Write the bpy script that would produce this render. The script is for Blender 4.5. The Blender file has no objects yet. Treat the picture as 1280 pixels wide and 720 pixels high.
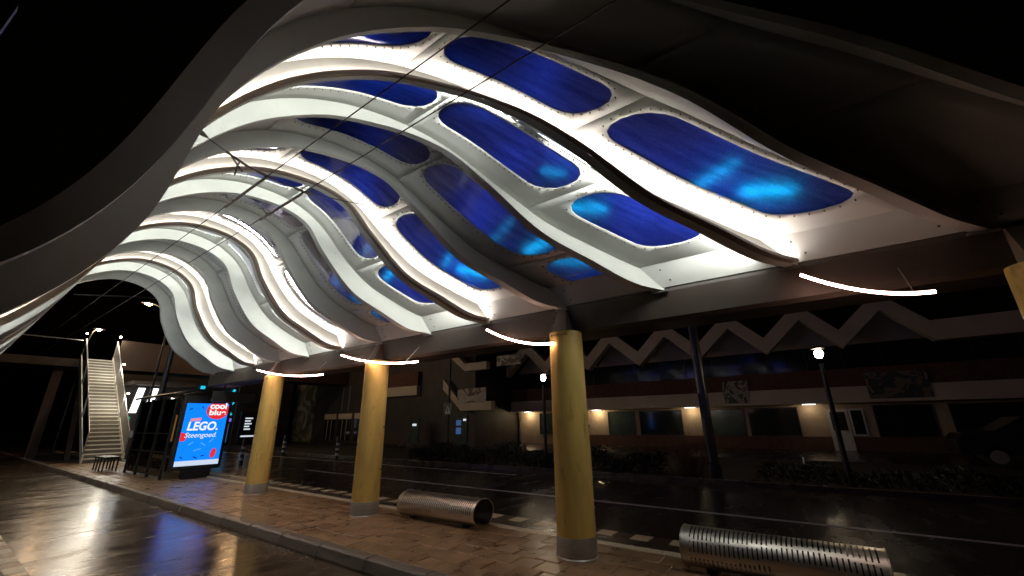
import bpy, bmesh, math, random
import numpy as np
from mathutils import Vector, Matrix
from mathutils.geometry import delaunay_2d_cdt

random.seed(7)
rng = np.random.default_rng(11)
scene = bpy.context.scene
COL = scene.collection

# ------------------------------------------------------------------ camera
cam_d = bpy.data.cameras.new('camera')
cam = bpy.data.objects.new('camera', cam_d)
COL.objects.link(cam)
cam_d.sensor_fit = 'HORIZONTAL'
cam_d.sensor_width = 36.0
cam_d.lens = 505.6 / 1280.0 * 36.0
cam_d.clip_start = 0.05
cam_d.clip_end = 2000.0
PITCH, YAW, ROLL = 0.31753, 0.94878, -0.01349
Fv = Vector((math.sin(YAW) * math.cos(PITCH), math.cos(YAW) * math.cos(PITCH), math.sin(PITCH)))
R0 = Vector((math.cos(YAW), -math.sin(YAW), 0.0))
U0 = R0.cross(Fv)
Rv = R0 * math.cos(ROLL) + U0 * math.sin(ROLL)
Uv = U0 * math.cos(ROLL) - R0 * math.sin(ROLL)
m = Matrix((Rv, Uv, -Fv)).transposed().to_4x4()
m.translation = Vector((0.0, 0.0, 1.5))
cam.matrix_world = m
scene.camera = cam

# ------------------------------------------------------------------ night sky
world = bpy.data.worlds.new('World')
scene.world = world
world.use_nodes = True
wn, wl = world.node_tree.nodes, world.node_tree.links
bg = wn['Background']
sky = wn.new('ShaderNodeTexSky')
sky.sky_type = 'NISHITA'
sky.sun_disc = False
sky.sun_elevation = math.radians(4.0)
sky.sun_rotation = math.radians(200.0)
sky.air_density = 3.0
sky.dust_density = 6.0
wl.new(sky.outputs['Color'], bg.inputs['Color'])
bg.inputs['Strength'].default_value = 0.0004

# ------------------------------------------------------------------ exposure
vs = scene.view_settings
vs.view_transform = 'Standard'
vs.look = 'None'
vs.exposure = 0.0
vs.gamma = 1.0
vs.use_curve_mapping = False
scene.cycles.max_bounces = 8
scene.cycles.diffuse_bounces = 4
scene.cycles.glossy_bounces = 4
scene.cycles.transparent_max_bounces = 12
scene.cycles.sample_clamp_indirect = 4.0
scene.cycles.caustics_reflective = False
scene.cycles.caustics_refractive = False
scene.cycles.use_light_tree = True

# ------------------------------------------------------------------ helpers
class MB:
    def __init__(self):
        self.v, self.f, self.uv = [], [], None
    def quad_grid(self, rows, closed=False, flip=False):
        """rows: list of equally long point lists"""
        b = len(self.v)
        n = len(rows[0])
        for r in rows:
            self.v += [tuple(p) for p in r]
        for i in range(len(rows) - 1):
            for j in range(n if closed else n - 1):
                a = b + i * n + j
                c = b + i * n + (j + 1) % n
                q = (a, c, c + n, a + n)
                self.f.append(q[::-1] if flip else q)
        return self
    def poly(self, pts):
        b = len(self.v)
        self.v += [tuple(p) for p in pts]
        self.f.append(tuple(range(b, b + len(pts))))
        return self
    def hexa(self, p):
        """eight points: bottom four ccw, top four ccw"""
        b = len(self.v)
        self.v += [tuple(q) for q in p]
        for q in ((3, 2, 1, 0), (4, 5, 6, 7), (0, 1, 5, 4), (1, 2, 6, 5), (2, 3, 7, 6), (3, 0, 4, 7)):
            self.f.append(tuple(b + k for k in q))
        return self
    def box(self, x0, x1, y0, y1, z0, z1):
        return self.hexa([(x0, y0, z0), (x1, y0, z0), (x1, y1, z0), (x0, y1, z0),
                          (x0, y0, z1), (x1, y0, z1), (x1, y1, z1), (x0, y1, z1)])
    def tube(self, path, r, n=8, cap=True):
        path = [Vector(p) for p in path]
        rr = r if isinstance(r, (list, tuple)) else [r] * len(path)
        rows = []
        up = None
        for i, p in enumerate(path):
            t = (path[min(i + 1, len(path) - 1)] - path[max(i - 1, 0)]).normalized()
            if up is None:
                up = Vector((0, 0, 1)) if abs(t.z) < 0.9 else Vector((1, 0, 0))
            s = t.cross(up).normalized()
            u = s.cross(t).normalized()
            up = u
            rows.append([p + (s * math.cos(a) + u * math.sin(a)) * rr[i] for a in [2 * math.pi * k / n for k in range(n)]])
        b = len(self.v)
        self.quad_grid(rows, closed=True)
        if cap:
            self.f.append(tuple(b + k for k in range(n))[::-1])
            e = b + n * (len(path) - 1)
            self.f.append(tuple(e + k for k in range(n)))
        return self
    def lathe(self, c, prof, n=24, cap=True):
        rows = [[(c[0] + r * math.cos(2 * math.pi * k / n), c[1] + r * math.sin(2 * math.pi * k / n), c[2] + z) for k in range(n)] for r, z in prof]
        b = len(self.v)
        self.quad_grid(rows, closed=True)
        if cap:
            self.f.append(tuple(b + k for k in range(n))[::-1])
            e = b + n * (len(prof) - 1)
            self.f.append(tuple(e + k for k in range(n)))
        return self
    def build(self, name, mat, parent=None, smooth=False, bevel=0.0, solid=0.0):
        me = bpy.data.meshes.new(name)
        me.from_pydata([tuple(map(float, p)) for p in self.v], [], self.f)
        me.update()
        if self.uv is not None:
            ul = me.uv_layers.new(name='uv')
            for lo in me.loops:
                ul.data[lo.index].uv = self.uv[lo.vertex_index]
        return obj(name, me, mat, parent, smooth, bevel, solid)

def obj(name, me, mat, parent=None, smooth=False, bevel=0.0, solid=0.0):
    o = bpy.data.objects.new(name, me)
    COL.objects.link(o)
    if mat is not None and not me.materials:
        me.materials.append(mat)
    if parent is not None:
        o.parent = parent
        if parent.type == 'EMPTY':
            o.matrix_parent_inverse = Matrix.Translation(-parent.location)
    if smooth:
        me.polygons.foreach_set('use_smooth', [True] * len(me.polygons))
        try:
            me.set_sharp_from_angle(angle=math.radians(38))
        except Exception:
            pass
    if solid:
        md = o.modifiers.new('thickness', 'SOLIDIFY')
        md.thickness = solid
        md.offset = 1.0
    if bevel:
        md = o.modifiers.new('edges', 'BEVEL')
        md.width = bevel
        md.segments = 2
        md.limit_method = 'ANGLE'
    return o

def tag(o, label, cat, group=None):
    o['label'] = label
    o['category'] = cat
    if group:
        o['group'] = group
    return o

def struct(o):
    o['kind'] = 'structure'
    return o

def stuff(o):
    o['kind'] = 'stuff'
    return o

def thing(name, label, cat, loc=(0, 0, 0), group=None):
    """an Empty at the thing's base; children are modelled in world space"""
    o = bpy.data.objects.new(name, None)
    COL.objects.link(o)
    o.empty_display_size = 0.2
    o.location = loc
    return tag(o, label, cat, group)

# ------------------------------------------------------------------ materials
def newmat(name):
    mt = bpy.data.materials.new(name)
    mt.use_nodes = True
    nt = mt.node_tree
    return mt, nt, nt.nodes, nt.links, nt.nodes['Principled BSDF']

def ramp(nodes, stops):
    r = nodes.new('ShaderNodeValToRGB')
    el = r.color_ramp.elements
    el[0].position, el[0].color = stops[0]
    el[1].position, el[1].color = stops[-1]
    for p, c in stops[1:-1]:
        e = el.new(p)
        e.color = c
    return r

def g(v):
    return (v, v, v, 1.0)

def mat(name, col, rough=0.5, metal=0.0, var=0.12, scale=6.0, bump=0.0, bscale=60.0, spec=0.5, rvar=0.0, stretch=None):
    mt, nt, N, L, P = newmat(name)
    tc = N.new('ShaderNodeTexCoord')
    nz = N.new('ShaderNodeTexNoise')
    nz.inputs['Scale'].default_value = scale
    nz.inputs['Detail'].default_value = 6.0
    src = tc.outputs['Object']
    if stretch:
        mp = N.new('ShaderNodeMapping')
        mp.inputs['Scale'].default_value = stretch
        L.new(src, mp.inputs['Vector'])
        src = mp.outputs['Vector']
    L.new(src, nz.inputs['Vector'])
    c = np.array(col[:3])
    rp = ramp(N, [(0.25, (*np.clip(c * (1 - var), 0, 1), 1)), (0.75, (*np.clip(c * (1 + var), 0, 1), 1))])
    L.new(nz.outputs['Fac'], rp.inputs['Fac'])
    L.new(rp.outputs['Color'], P.inputs['Base Color'])
    P.inputs['Roughness'].default_value = rough
    P.inputs['Metallic'].default_value = metal
    P.inputs['Specular IOR Level'].default_value = spec
    if rvar:
        r2 = ramp(N, [(0.35, g(max(0.02, rough - rvar))), (0.65, g(min(1, rough + rvar)))])
        n2 = N.new('ShaderNodeTexNoise')
        n2.inputs['Scale'].default_value = scale * 0.6
        n2.inputs['Detail'].default_value = 4.0
        L.new(src, n2.inputs['Vector'])
        L.new(n2.outputs['Fac'], r2.inputs['Fac'])
        L.new(r2.outputs['Color'], P.inputs['Roughness'])
    if bump:
        n3 = N.new('ShaderNodeTexNoise')
        n3.inputs['Scale'].default_value = bscale
        n3.inputs['Detail'].default_value = 5.0
        L.new(src, n3.inputs['Vector'])
        b = N.new('ShaderNodeBump')
        b.inputs['Strength'].default_value = bump
        b.inputs['Distance'].default_value = 0.01
        L.new(n3.outputs['Fac'], b.inputs['Height'])
        L.new(b.outputs['Normal'], P.inputs['Normal'])
    return mt

def emit(name, col, strength):
    mt, nt, N, L, P = newmat(name)
    N.remove(P)
    e = N.new('ShaderNodeEmission')
    e.inputs['Color'].default_value = (*col, 1)
    e.inputs['Strength'].default_value = strength
    L.new(e.outputs['Emission'], N['Material Output'].inputs['Surface'])
    return mt

def wet_mat(name, dry, wet, rough_wet, rough_dry, scale, amount=0.5, bump=0.25, bscale=9.0, fine=90.0, stretch=(1, 1, 1), tint=None):
    """wet paving: puddled film over a coarse surface"""
    mt, nt, N, L, P = newmat(name)
    tc = N.new('ShaderNodeTexCoord')
    geo = N.new('ShaderNodeNewGeometry')
    mp = N.new('ShaderNodeMapping')
    mp.inputs['Scale'].default_value = stretch
    L.new(geo.outputs['Position'], mp.inputs['Vector'])
    n1 = N.new('ShaderNodeTexNoise')
    n1.inputs['Scale'].default_value = scale
    n1.inputs['Detail'].default_value = 5.0
    n1.inputs['Roughness'].default_value = 0.6
    L.new(mp.outputs['Vector'], n1.inputs['Vector'])
    wetf = ramp(N, [(amount - 0.22, g(1)), (amount + 0.22, g(0))])
    L.new(n1.outputs['Fac'], wetf.inputs['Fac'])
    mixc = N.new('ShaderNodeMix')
    mixc.data_type = 'RGBA'
    L.new(wetf.outputs['Color'], mixc.inputs['Factor'])
    nf = N.new('ShaderNodeTexNoise')
    nf.inputs['Scale'].default_value = fine
    nf.inputs['Detail'].default_value = 4.0
    L.new(geo.outputs['Position'], nf.inputs['Vector'])
    d = np.array(dry)
    w = np.array(wet)
    rd = ramp(N, [(0.3, (*(d * 0.75), 1)), (0.7, (*(d * 1.25), 1))])
    rw = ramp(N, [(0.3, (*(w * 0.75), 1)), (0.7, (*(w * 1.25), 1))])
    L.new(nf.outputs['Fac'], rd.inputs['Fac'])
    L.new(nf.outputs['Fac'], rw.inputs['Fac'])
    L.new(rd.outputs['Color'], mixc.inputs['A'])
    L.new(rw.outputs['Color'], mixc.inputs['B'])
    if tint is not None:
        oi = N.new('ShaderNodeObjectInfo')
        rt = ramp(N, tint)
        L.new(oi.outputs['Random'], rt.inputs['Fac'])
        mm = N.new('ShaderNodeMix')
        mm.data_type = 'RGBA'
        mm.blend_type = 'MULTIPLY'
        mm.inputs['Factor'].default_value = 1.0
        L.new(mixc.outputs['Result'], mm.inputs['A'])
        L.new(rt.outputs['Color'], mm.inputs['B'])
        L.new(mm.outputs['Result'], P.inputs['Base Color'])
    else:
        L.new(mixc.outputs['Result'], P.inputs['Base Color'])
    rr = ramp(N, [(0.0, g(rough_dry)), (1.0, g(rough_wet))])
    L.new(wetf.outputs['Color'], rr.inputs['Fac'])
    L.new(rr.outputs['Color'], P.inputs['Roughness'])
    P.inputs['Specular IOR Level'].default_value = 0.5
    n2 = N.new('ShaderNodeTexNoise')
    n2.inputs['Scale'].default_value = bscale
    n2.inputs['Detail'].default_value = 6.0
    L.new(mp.outputs['Vector'], n2.inputs['Vector'])
    b1 = N.new('ShaderNodeBump')
    b1.inputs['Strength'].default_value = bump
    b1.inputs['Distance'].default_value = 0.02
    L.new(n2.outputs['Fac'], b1.inputs['Height'])
    b2 = N.new('ShaderNodeBump')
    b2.inputs['Strength'].default_value = bump * 0.5
    b2.inputs['Distance'].default_value = 0.004
    L.new(nf.outputs['Fac'], b2.inputs['Height'])
    L.new(b1.outputs['Normal'], b2.inputs['Normal'])
    L.new(b2.outputs['Normal'], P.inputs['Normal'])
    return mt

M = {}
M['white'] = mat('white_painted_steel', (0.56, 0.57, 0.535), 0.38, var=0.10, scale=1.2, bump=0.04, bscale=3.0, rvar=0.08)
M['panel'] = mat('white_roof_sheet', (0.58, 0.58, 0.55), 0.42, var=0.10, scale=1.0, bump=0.05, bscale=2.5, rvar=0.08)
M['channel'] = mat('umber_light_channel', (0.22, 0.17, 0.13), 0.5, var=0.1, scale=2.0)
M['beam'] = mat('umber_painted_beam', (0.062, 0.046, 0.036), 0.5, var=0.12, scale=2.0, rvar=0.1)
M['yellow'] = mat('yellow_column_paint', (0.82, 0.59, 0.17), 0.44, var=0.13, scale=3.0, bump=0.04, bscale=14, rvar=0.12, stretch=(3.5, 3.5, 0.6))
def scuffed(mt, dark, scale, lo, hi):
    nt = mt.node_tree
    N, L = nt.nodes, nt.links
    P = N['Principled BSDF']
    src = P.inputs['Base Color'].links[0].from_socket
    tc = N.new('ShaderNodeTexCoord')
    mp = N.new('ShaderNodeMapping')
    mp.inputs['Scale'].default_value = (1.0, 1.0, 0.35)
    L.new(tc.outputs['Object'], mp.inputs['Vector'])
    nz = N.new('ShaderNodeTexNoise')
    nz.inputs['Scale'].default_value = scale
    nz.inputs['Detail'].default_value = 8.0
    nz.inputs['Roughness'].default_value = 0.7
    L.new(mp.outputs['Vector'], nz.inputs['Vector'])
    rp = ramp(N, [(lo, g(0)), (hi, g(1))])
    L.new(nz.outputs['Fac'], rp.inputs['Fac'])
    mx = N.new('ShaderNodeMix')
    mx.data_type = 'RGBA'
    L.new(rp.outputs['Color'], mx.inputs['Factor'])
    L.new(src, mx.inputs['A'])
    mx.inputs['B'].default_value = (*dark, 1)
    L.new(mx.outputs['Result'], P.inputs['Base Color'])
scuffed(M['yellow'], (0.40, 0.27, 0.09), 7.0, 0.58, 0.72)
scuffed(M['panel'], (0.42, 0.41, 0.37), 3.5, 0.60, 0.80)
scuffed(M['white'], (0.42, 0.41, 0.37), 3.5, 0.60, 0.80)
M['steel'] = mat('brushed_stainless_steel', (0.46, 0.42, 0.37), 0.42, 0.45, var=0.14, scale=5, stretch=(1, 1, 12), rvar=0.08)
M['bench_steel'] = mat('satin_bench_steel', (0.74, 0.69, 0.62), 0.42, 1.0, var=0.10, scale=7, stretch=(6, 1, 6), rvar=0.08)
M['bench_inner'] = mat('shade_dark_bench_inside', (0.07, 0.062, 0.055), 0.6, 0.5)  # inner face coloured dark to imitate shade inside the tube
M['bolt'] = mat('dark_bolt_steel', (0.10, 0.095, 0.09), 0.4, 0.8)
M['black'] = mat('black_powder_coat', (0.018, 0.018, 0.019), 0.42, rvar=0.1)
M['wire'] = mat('dark_copper_wire', (0.06, 0.05, 0.045), 0.5, 0.6)
M['insul'] = mat('grey_insulator', (0.16, 0.14, 0.12), 0.45)
M['galv'] = mat('galvanised_steel', (0.40, 0.39, 0.37), 0.42, 0.75, rvar=0.1)
M['stairs'] = mat('pale_stair_paint', (0.80, 0.78, 0.71), 0.55, var=0.12, scale=4)
M['riser'] = mat('dark_gap_riser', (0.20, 0.185, 0.155), 0.6)  # dark colour stands in for the shade of open gaps between treads
M['brown'] = mat('brown_girder', (0.050, 0.028, 0.018), 0.6, scale=1.0, var=0.25)
M['fascia'] = mat('cream_fascia', (0.66, 0.56, 0.43), 0.6, scale=0.8, var=0.15)
M['grey_wall'] = mat('grey_gable_wall', (0.46, 0.39, 0.34), 0.7, scale=0.7, var=0.2)
M['beige_wall'] = mat('beige_plaster', (0.50, 0.38, 0.25), 0.75, scale=1.5, var=0.15, bump=0.1)
M['brick'] = mat('red_brown_brick', (0.13, 0.062, 0.038), 0.8, scale=4, var=0.3, bump=0.2, bscale=30)
M['dark_wall'] = mat('dark_cladding', (0.055, 0.045, 0.04), 0.6, scale=1.2, var=0.3)
M['glass_dark'] = mat('dark_window_glass', (0.02, 0.025, 0.025), 0.08, spec=0.6)
M['glass_green'] = mat('green_tinted_window', (0.07, 0.10, 0.085), 0.12, spec=0.6, scale=2, var=0.4)
M['door_white'] = mat('white_door_paint', (0.72, 0.70, 0.66), 0.5)
M['mural_a'] = None
M['soil'] = mat('damp_soil', (0.035, 0.026, 0.018), 0.9, scale=3, var=0.4, bump=0.5, bscale=12)
M['leaf'] = mat('dark_hedge_leaf', (0.016, 0.019, 0.009), 0.7, scale=5, var=0.4)
M['twig'] = mat('bare_red_twig', (0.13, 0.055, 0.025), 0.7, scale=5, var=0.3)
M['car'] = mat('dark_car_paint', (0.03, 0.03, 0.034), 0.2, 0.3)
M['chrome'] = mat('bright_trim', (0.6, 0.6, 0.6), 0.18, 1.0)
M['tyre'] = mat('tyre_rubber', (0.02, 0.02, 0.02), 0.8)
M['kerb'] = wet_mat('wet_concrete_kerb', (0.24, 0.19, 0.15), (0.15, 0.115, 0.09), 0.28, 0.5, 1.6, 0.5, 0.15, 18, 70, tint=[(0.0, g(0.8)), (1.0, g(1.1))])
M['paver'] = wet_mat('wet_brown_paver', (0.37, 0.23, 0.128), (0.13, 0.072, 0.037), 0.15, 0.44, 4.2, 0.42, 0.34, 5.0, 80,
                     tint=[(0.0, (0.72, 0.64, 0.58, 1)), (0.2, (0.93, 0.9, 0.87, 1)), (0.8, (1.05, 1.04, 1.02, 1)), (1.0, (1.15, 1.13, 1.1, 1))])
M['strip'] = wet_mat('wet_pale_guide_tile', (0.80, 0.71, 0.54), (0.66, 0.57, 0.42), 0.26, 0.48, 2.0, 0.5, 0.2, 8, 60)
M['asphalt'] = wet_mat('wet_bus_lane_asphalt', (0.10, 0.068, 0.042), (0.055, 0.036, 0.022), 0.12, 0.32, 2.2, 0.5, 0.26, 7.0, 75, stretch=(0.5, 1.5, 1))
M['road'] = wet_mat('wet_road_asphalt', (0.040, 0.034, 0.029), (0.018, 0.015, 0.012), 0.16, 0.36, 1.2, 0.55, 0.35, 6.0, 75, stretch=(0.6, 1.4, 1))
M['paint'] = wet_mat('worn_white_road_paint', (0.62, 0.58, 0.50), (0.45, 0.41, 0.34), 0.25, 0.5, 3.0, 0.5, 0.2, 14, 40)
M['dark_block'] = wet_mat('wet_dark_edge_paver', (0.075, 0.055, 0.042), (0.04, 0.03, 0.022), 0.2, 0.42, 2.4, 0.5, 0.3, 6, 70)
M['left_paving'] = wet_mat('wet_dark_left_paving', (0.10, 0.075, 0.055), (0.06, 0.043, 0.031), 0.25, 0.45, 2.4, 0.5, 0.3, 6, 70)
M['leaf_litter'] = mat('pale_wet_leaf', (0.34, 0.27, 0.18), 0.35, scale=30, var=0.5)
M['joint'] = mat('dark_joint_sand', (0.035, 0.025, 0.018), 0.7, scale=20)
M['grass'] = mat('dark_wet_ground', (0.020, 0.016, 0.012), 0.8, scale=1.5, var=0.4, bump=0.4, bscale=6)

M['led_main'] = emit('warm_white_led', (1.0, 0.90, 0.82), 84.0)
M['bay_fill'] = emit('cool_white_fill_glow', (0.97, 1.0, 0.94), 42.0)  # glow of the strips added to brighten the middle bays
M['led_arc'] = emit('pinkish_led_arc', (1.0, 0.60, 0.48), 34.0)
M['lamp_warm'] = emit('warm_lamp_glow', (1.0, 0.62, 0.28), 160.0)
M['lamp_white'] = emit('white_lamp_glow', (1.0, 0.80, 0.58), 60.0)
M['tube_light'] = emit('fluorescent_tube', (0.95, 0.97, 1.0), 2.6)
M['neon'] = emit('cyan_neon', (0.02, 0.55, 0.75), 1.1)
M['neon_violet'] = emit('violet_neon', (0.25, 0.2, 0.9), 0.8)
M['display_blue'] = emit('blue_lit_display', (0.10, 0.22, 0.55), 0.35)
M['display_white'] = emit('white_display_lines', (0.8, 0.88, 0.95), 0.8)
M['ad_blue'] = emit('blue_lit_poster', (0.004, 0.17, 0.80), 1.5)
M['ad_white'] = emit('white_lit_lettering', (0.95, 0.97, 1.0), 1.0)
M['ad_red'] = emit('red_lit_print', (0.85, 0.03, 0.035), 0.95)
M['ad_grey'] = emit('pale_lit_footer', (0.62, 0.72, 0.88), 1.0)
M['ad_navy'] = emit('navy_lit_print', (0.004, 0.03, 0.22), 1.0)
M['ad_pink'] = emit('pink_lit_print', (0.95, 0.30, 0.38), 0.9)
M['ad_cyan'] = emit('light_blue_lit_print', (0.10, 0.45, 0.95), 0.9)

# roof glass: frosted wet pane that lets the blue lamps above it glow through
def pane_mat():
    mt, nt, N, L, P = newmat('wet_translucent_roof_pane')
    N.remove(P)
    uv = N.new('ShaderNodeUVMap')
    uv.uv_map = 'uv'
    mp = N.new('ShaderNodeMapping')
    mp.inputs['Scale'].default_value = (0.55, 3.6, 1.0)
    mp.inputs['Rotation'].default_value = (0, 0, 0.9)
    L.new(uv.outputs['UV'], mp.inputs['Vector'])
    n1 = N.new('ShaderNodeTexNoise')
    n1.inputs['Scale'].default_value = 2.2
    n1.inputs['Detail'].default_value = 7.0
    n1.inputs['Distortion'].default_value = 0.6
    L.new(mp.outputs['Vector'], n1.inputs['Vector'])
    vo = N.new('ShaderNodeTexVoronoi')
    vo.inputs['Scale'].default_value = 36.0
    L.new(uv.outputs['UV'], vo.inputs['Vector'])
    dr = ramp(N, [(0.08, g(1.0)), (0.32, g(0.5))])
    L.new(vo.outputs['Distance'], dr.inputs['Fac'])
    st = ramp(N, [(0.30, g(0.45)), (0.75, g(1.0))])
    L.new(n1.outputs['Fac'], st.inputs['Fac'])
    mu = N.new('ShaderNodeMix')
    mu.data_type = 'RGBA'
    mu.blend_type = 'MULTIPLY'
    mu.inputs['Factor'].default_value = 0.85
    L.new(st.outputs['Color'], mu.inputs['A'])
    L.new(dr.outputs['Color'], mu.inputs['B'])
    tr = N.new('ShaderNodeBsdfTranslucent')
    L.new(mu.outputs['Result'], tr.inputs['Color'])
    gl = N.new('ShaderNodeBsdfGlossy')
    gl.inputs['Roughness'].default_value = 0.07
    gl.inputs['Color'].default_value = (0.85, 0.85, 1.0, 1)
    fr = N.new('ShaderNodeFresnel')
    fr.inputs['IOR'].default_value = 1.17
    bp = N.new('ShaderNodeBump')
    bp.inputs['Strength'].default_value = 0.12
    bp.inputs['Distance'].default_value = 0.01
    L.new(n1.outputs['Fac'], bp.inputs['Height'])
    L.new(bp.outputs['Normal'], gl.inputs['Normal'])
    df = N.new('ShaderNodeBsdfDiffuse')
    df.inputs['Color'].default_value = (0.015, 0.05, 0.55, 1)
    m0 = N.new('ShaderNodeMixShader')
    m0.inputs['Fac'].default_value = 0.14
    L.new(tr.outputs['BSDF'], m0.inputs[1])
    L.new(df.outputs['BSDF'], m0.inputs[2])
    ms = N.new('ShaderNodeMixShader')
    L.new(fr.outputs['Fac'], ms.inputs['Fac'])
    L.new(m0.outputs['Shader'], ms.inputs[1])
    L.new(gl.outputs['BSDF'], ms.inputs[2])
    L.new(ms.outputs['Shader'], N['Material Output'].inputs['Surface'])
    return mt
M['pane'] = pane_mat()

def thin_glass(name, tint, refl=0.10):
    mt, nt, N, L, P = newmat(name)
    N.remove(P)
    t = N.new('ShaderNodeBsdfTransparent')
    t.inputs['Color'].default_value = (*tint, 1)
    gl = N.new('ShaderNodeBsdfGlossy')
    gl.inputs['Roughness'].default_value = 0.04
    lw = N.new('ShaderNodeFresnel')
    lw.inputs['IOR'].default_value = 1.5
    ms = N.new('ShaderNodeMixShader')
    L.new(lw.outputs['Fac'], ms.inputs['Fac'])
    L.new(t.outputs['BSDF'], ms.inputs[1])
    L.new(gl.outputs['BSDF'], ms.inputs[2])
    L.new(ms.outputs['Shader'], N['Material Output'].inputs['Surface'])
    return mt
M['glass'] = thin_glass('shelter_glass', (0.86, 0.90, 0.87))
M['balustrade'] = thin_glass('balustrade_glass', (0.75, 0.78, 0.72))

def mural_mat(name, cols, scale, seed):
    mt, nt, N, L, P = newmat(name)
    tc = N.new('ShaderNodeTexCoord')
    mp = N.new('ShaderNodeMapping')
    mp.inputs['Location'].default_value = (seed, seed * 1.7, seed * 0.3)
    L.new(tc.outputs['Object'], mp.inputs['Vector'])
    nz = N.new('ShaderNodeTexNoise')
    nz.inputs['Scale'].default_value = scale
    nz.inputs['Detail'].default_value = 3.0
    nz.inputs['Distortion'].default_value = 1.1
    L.new(mp.outputs['Vector'], nz.inputs['Vector'])
    n = len(cols)
    rp = ramp(N, [(0.28 + 0.44 * i / (n - 1), (*c, 1)) for i, c in enumerate(cols)])
    rp.color_ramp.interpolation = 'CONSTANT'
    L.new(nz.outputs['Fac'], rp.inputs['Fac'])
    L.new(rp.outputs['Color'], P.inputs['Base Color'])
    P.inputs['Roughness'].default_value = 0.7
    return mt
M['mural_a'] = mural_mat('painted_mural_figures', [(0.06, 0.05, 0.04), (0.45, 0.40, 0.34), (0.10, 0.13, 0.07), (0.5, 0.46, 0.4), (0.05, 0.04, 0.04)], 1.3, 3.0)
M['mural_b'] = mural_mat('painted_mural_leaves', [(0.05, 0.05, 0.045), (0.22, 0.16, 0.12), (0.06, 0.07, 0.07), (0.34, 0.27, 0.2), (0.04, 0.04, 0.04)], 1.1, 9.0)
M['mural_c'] = mural_mat('painted_wall_mural', [(0.14, 0.10, 0.05), (0.34, 0.32, 0.28), (0.16, 0.18, 0.07), (0.42, 0.40, 0.34), (0.30, 0.20, 0.10)], 0.55, 5.0)
M['poster'] = mural_mat('faded_poster_print', [(0.52, 0.48, 0.40), (0.60, 0.56, 0.48), (0.20, 0.16, 0.12), (0.55, 0.50, 0.44), (0.62, 0.58, 0.50)], 0.9, 2.0)

def point(name, loc, power, col, radius=0.05, parent=None):
    d = bpy.data.lights.new(name, 'POINT')
    d.energy = power
    d.color = col
    d.shadow_soft_size = radius
    o = bpy.data.objects.new(name, d)
    COL.objects.link(o)
    o.location = loc
    if parent is not None:
        o.parent = parent
        if parent.type == 'EMPTY':
            o.matrix_parent_inverse = Matrix.Translation(-parent.location)
    return o

# ================================================================== GROUND
LANE, RD = -0.14, -0.10
struct(MB().box(-400, 400, -400, 400, -0.60, -0.155).build('ground', M['grass']))
struct(MB().box(1.08, 3.44, -30, 160, -0.40, LANE).build('bus_lane', M['asphalt']))
struct(MB().box(6.16, 12.3, -40, 160, -0.40, RD).build('road', M['road']))
struct(MB().box(20.0, 60, -40, 160, -0.40, -0.075).build('far_forecourt', M['road']))

# right-hand platform: sub-base, kerb stones, pavers, guide strip, edge blocks
plat = struct(MB().box(3.575, 6.155, -6, 60, -0.40, -0.045).build('platform', M['joint']))
PLATY0, PLATY1 = -2.4, 27.0
def kerb_mesh(L):
    b = MB()
    prof = [(3.385, LANE - 0.1), (3.385, LANE + 0.02), (3.425, -0.02), (3.45, 0.0), (3.57, 0.0), (3.57, LANE - 0.1)]
    b.quad_grid([[(x, 0.004, z) for x, z in prof], [(x, L - 0.004, z) for x, z in prof]], closed=True)
    b.f.append(tuple(range(6)))
    b.f.append(tuple(range(6, 12))[::-1])
    return b
kb = None
y = PLATY0
k = 0
while y < 46:
    if kb is None:
        kb = kerb_mesh(1.0).build('kerb_stone', M['kerb'], plat, bevel=0.008)
        o = kb
    else:
        o = kb.copy()
        COL.objects.link(o)
    o.location = (random.uniform(-0.004, 0.004), y, random.uniform(-0.003, 0.003))
    o.rotation_euler.z = random.uniform(-0.003, 0.003)
    y += 1.0
    k += 1

TS = 0.306
def paver_mesh():
    b = MB()
    h = TS / 2 - 0.003
    c = 0.008
    rows = [[(-h, -h, -0.05), (h, -h, -0.05), (h, h, -0.05), (-h, h, -0.05)],
            [(-h, -h, -0.006), (h, -h, -0.006), (h, h, -0.006), (-h, h, -0.006)],
            [(-h + c, -h + c, 0), (h - c, -h + c, 0), (h - c, h - c, 0), (-h + c, h - c, 0)]]
    b.quad_grid(rows, closed=True)
    b.f.append((8, 9, 10, 11))
    return b
pv = None
spots = []
ncol = 6
for r in range(int((PLATY1 - PLATY0) / TS)):
    for c in range(ncol):
        spots.append((3.575 + TS / 2 + c * TS, PLATY0 + (r + 0.5) * TS + (TS / 2 if c % 2 else 0)))
def seen(p):
    x, yy = p
    d = math.hypot(x, yy)
    v = Vector((x, yy, -1.5))
    depth = v.dot(Fv)
    if depth < 0.3:
        return 99 + d
    px, py = 640 + 505.6 * v.dot(Rv) / depth, 360 - 505.6 * v.dot(Uv) / depth
    return d if (-30 < px < 1310 and py < 760) else 99 + d
spots.sort(key=seen)
rest = MB()
base = paver_mesh()
for i, (x, yy) in enumerate(spots):
    dz = random.gauss(0, 0.0022) - (0.006 if random.random() < 0.06 else 0)
    rx, ry = random.gauss(0, 0.017), random.gauss(0, 0.017)
    if i < 300:
        if pv is None:
            pv = base.build('paver', M['paver'], plat)
            o = pv
        else:
            o = pv.copy()
            COL.objects.link(o)
        o.location = (x, yy, dz)
        o.rotation_euler = (rx, ry, random.gauss(0, 0.006))
    else:
        b0 = len(rest.v)
        for p in base.v:
            rest.v.append((p[0] + x, p[1] + yy, p[2] + dz + p[1] * rx - p[0] * ry))
        for f in base.f:
            rest.f.append(tuple(q + b0 for q in f))
stuff(rest.build('paving', M['paver'], plat))

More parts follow.
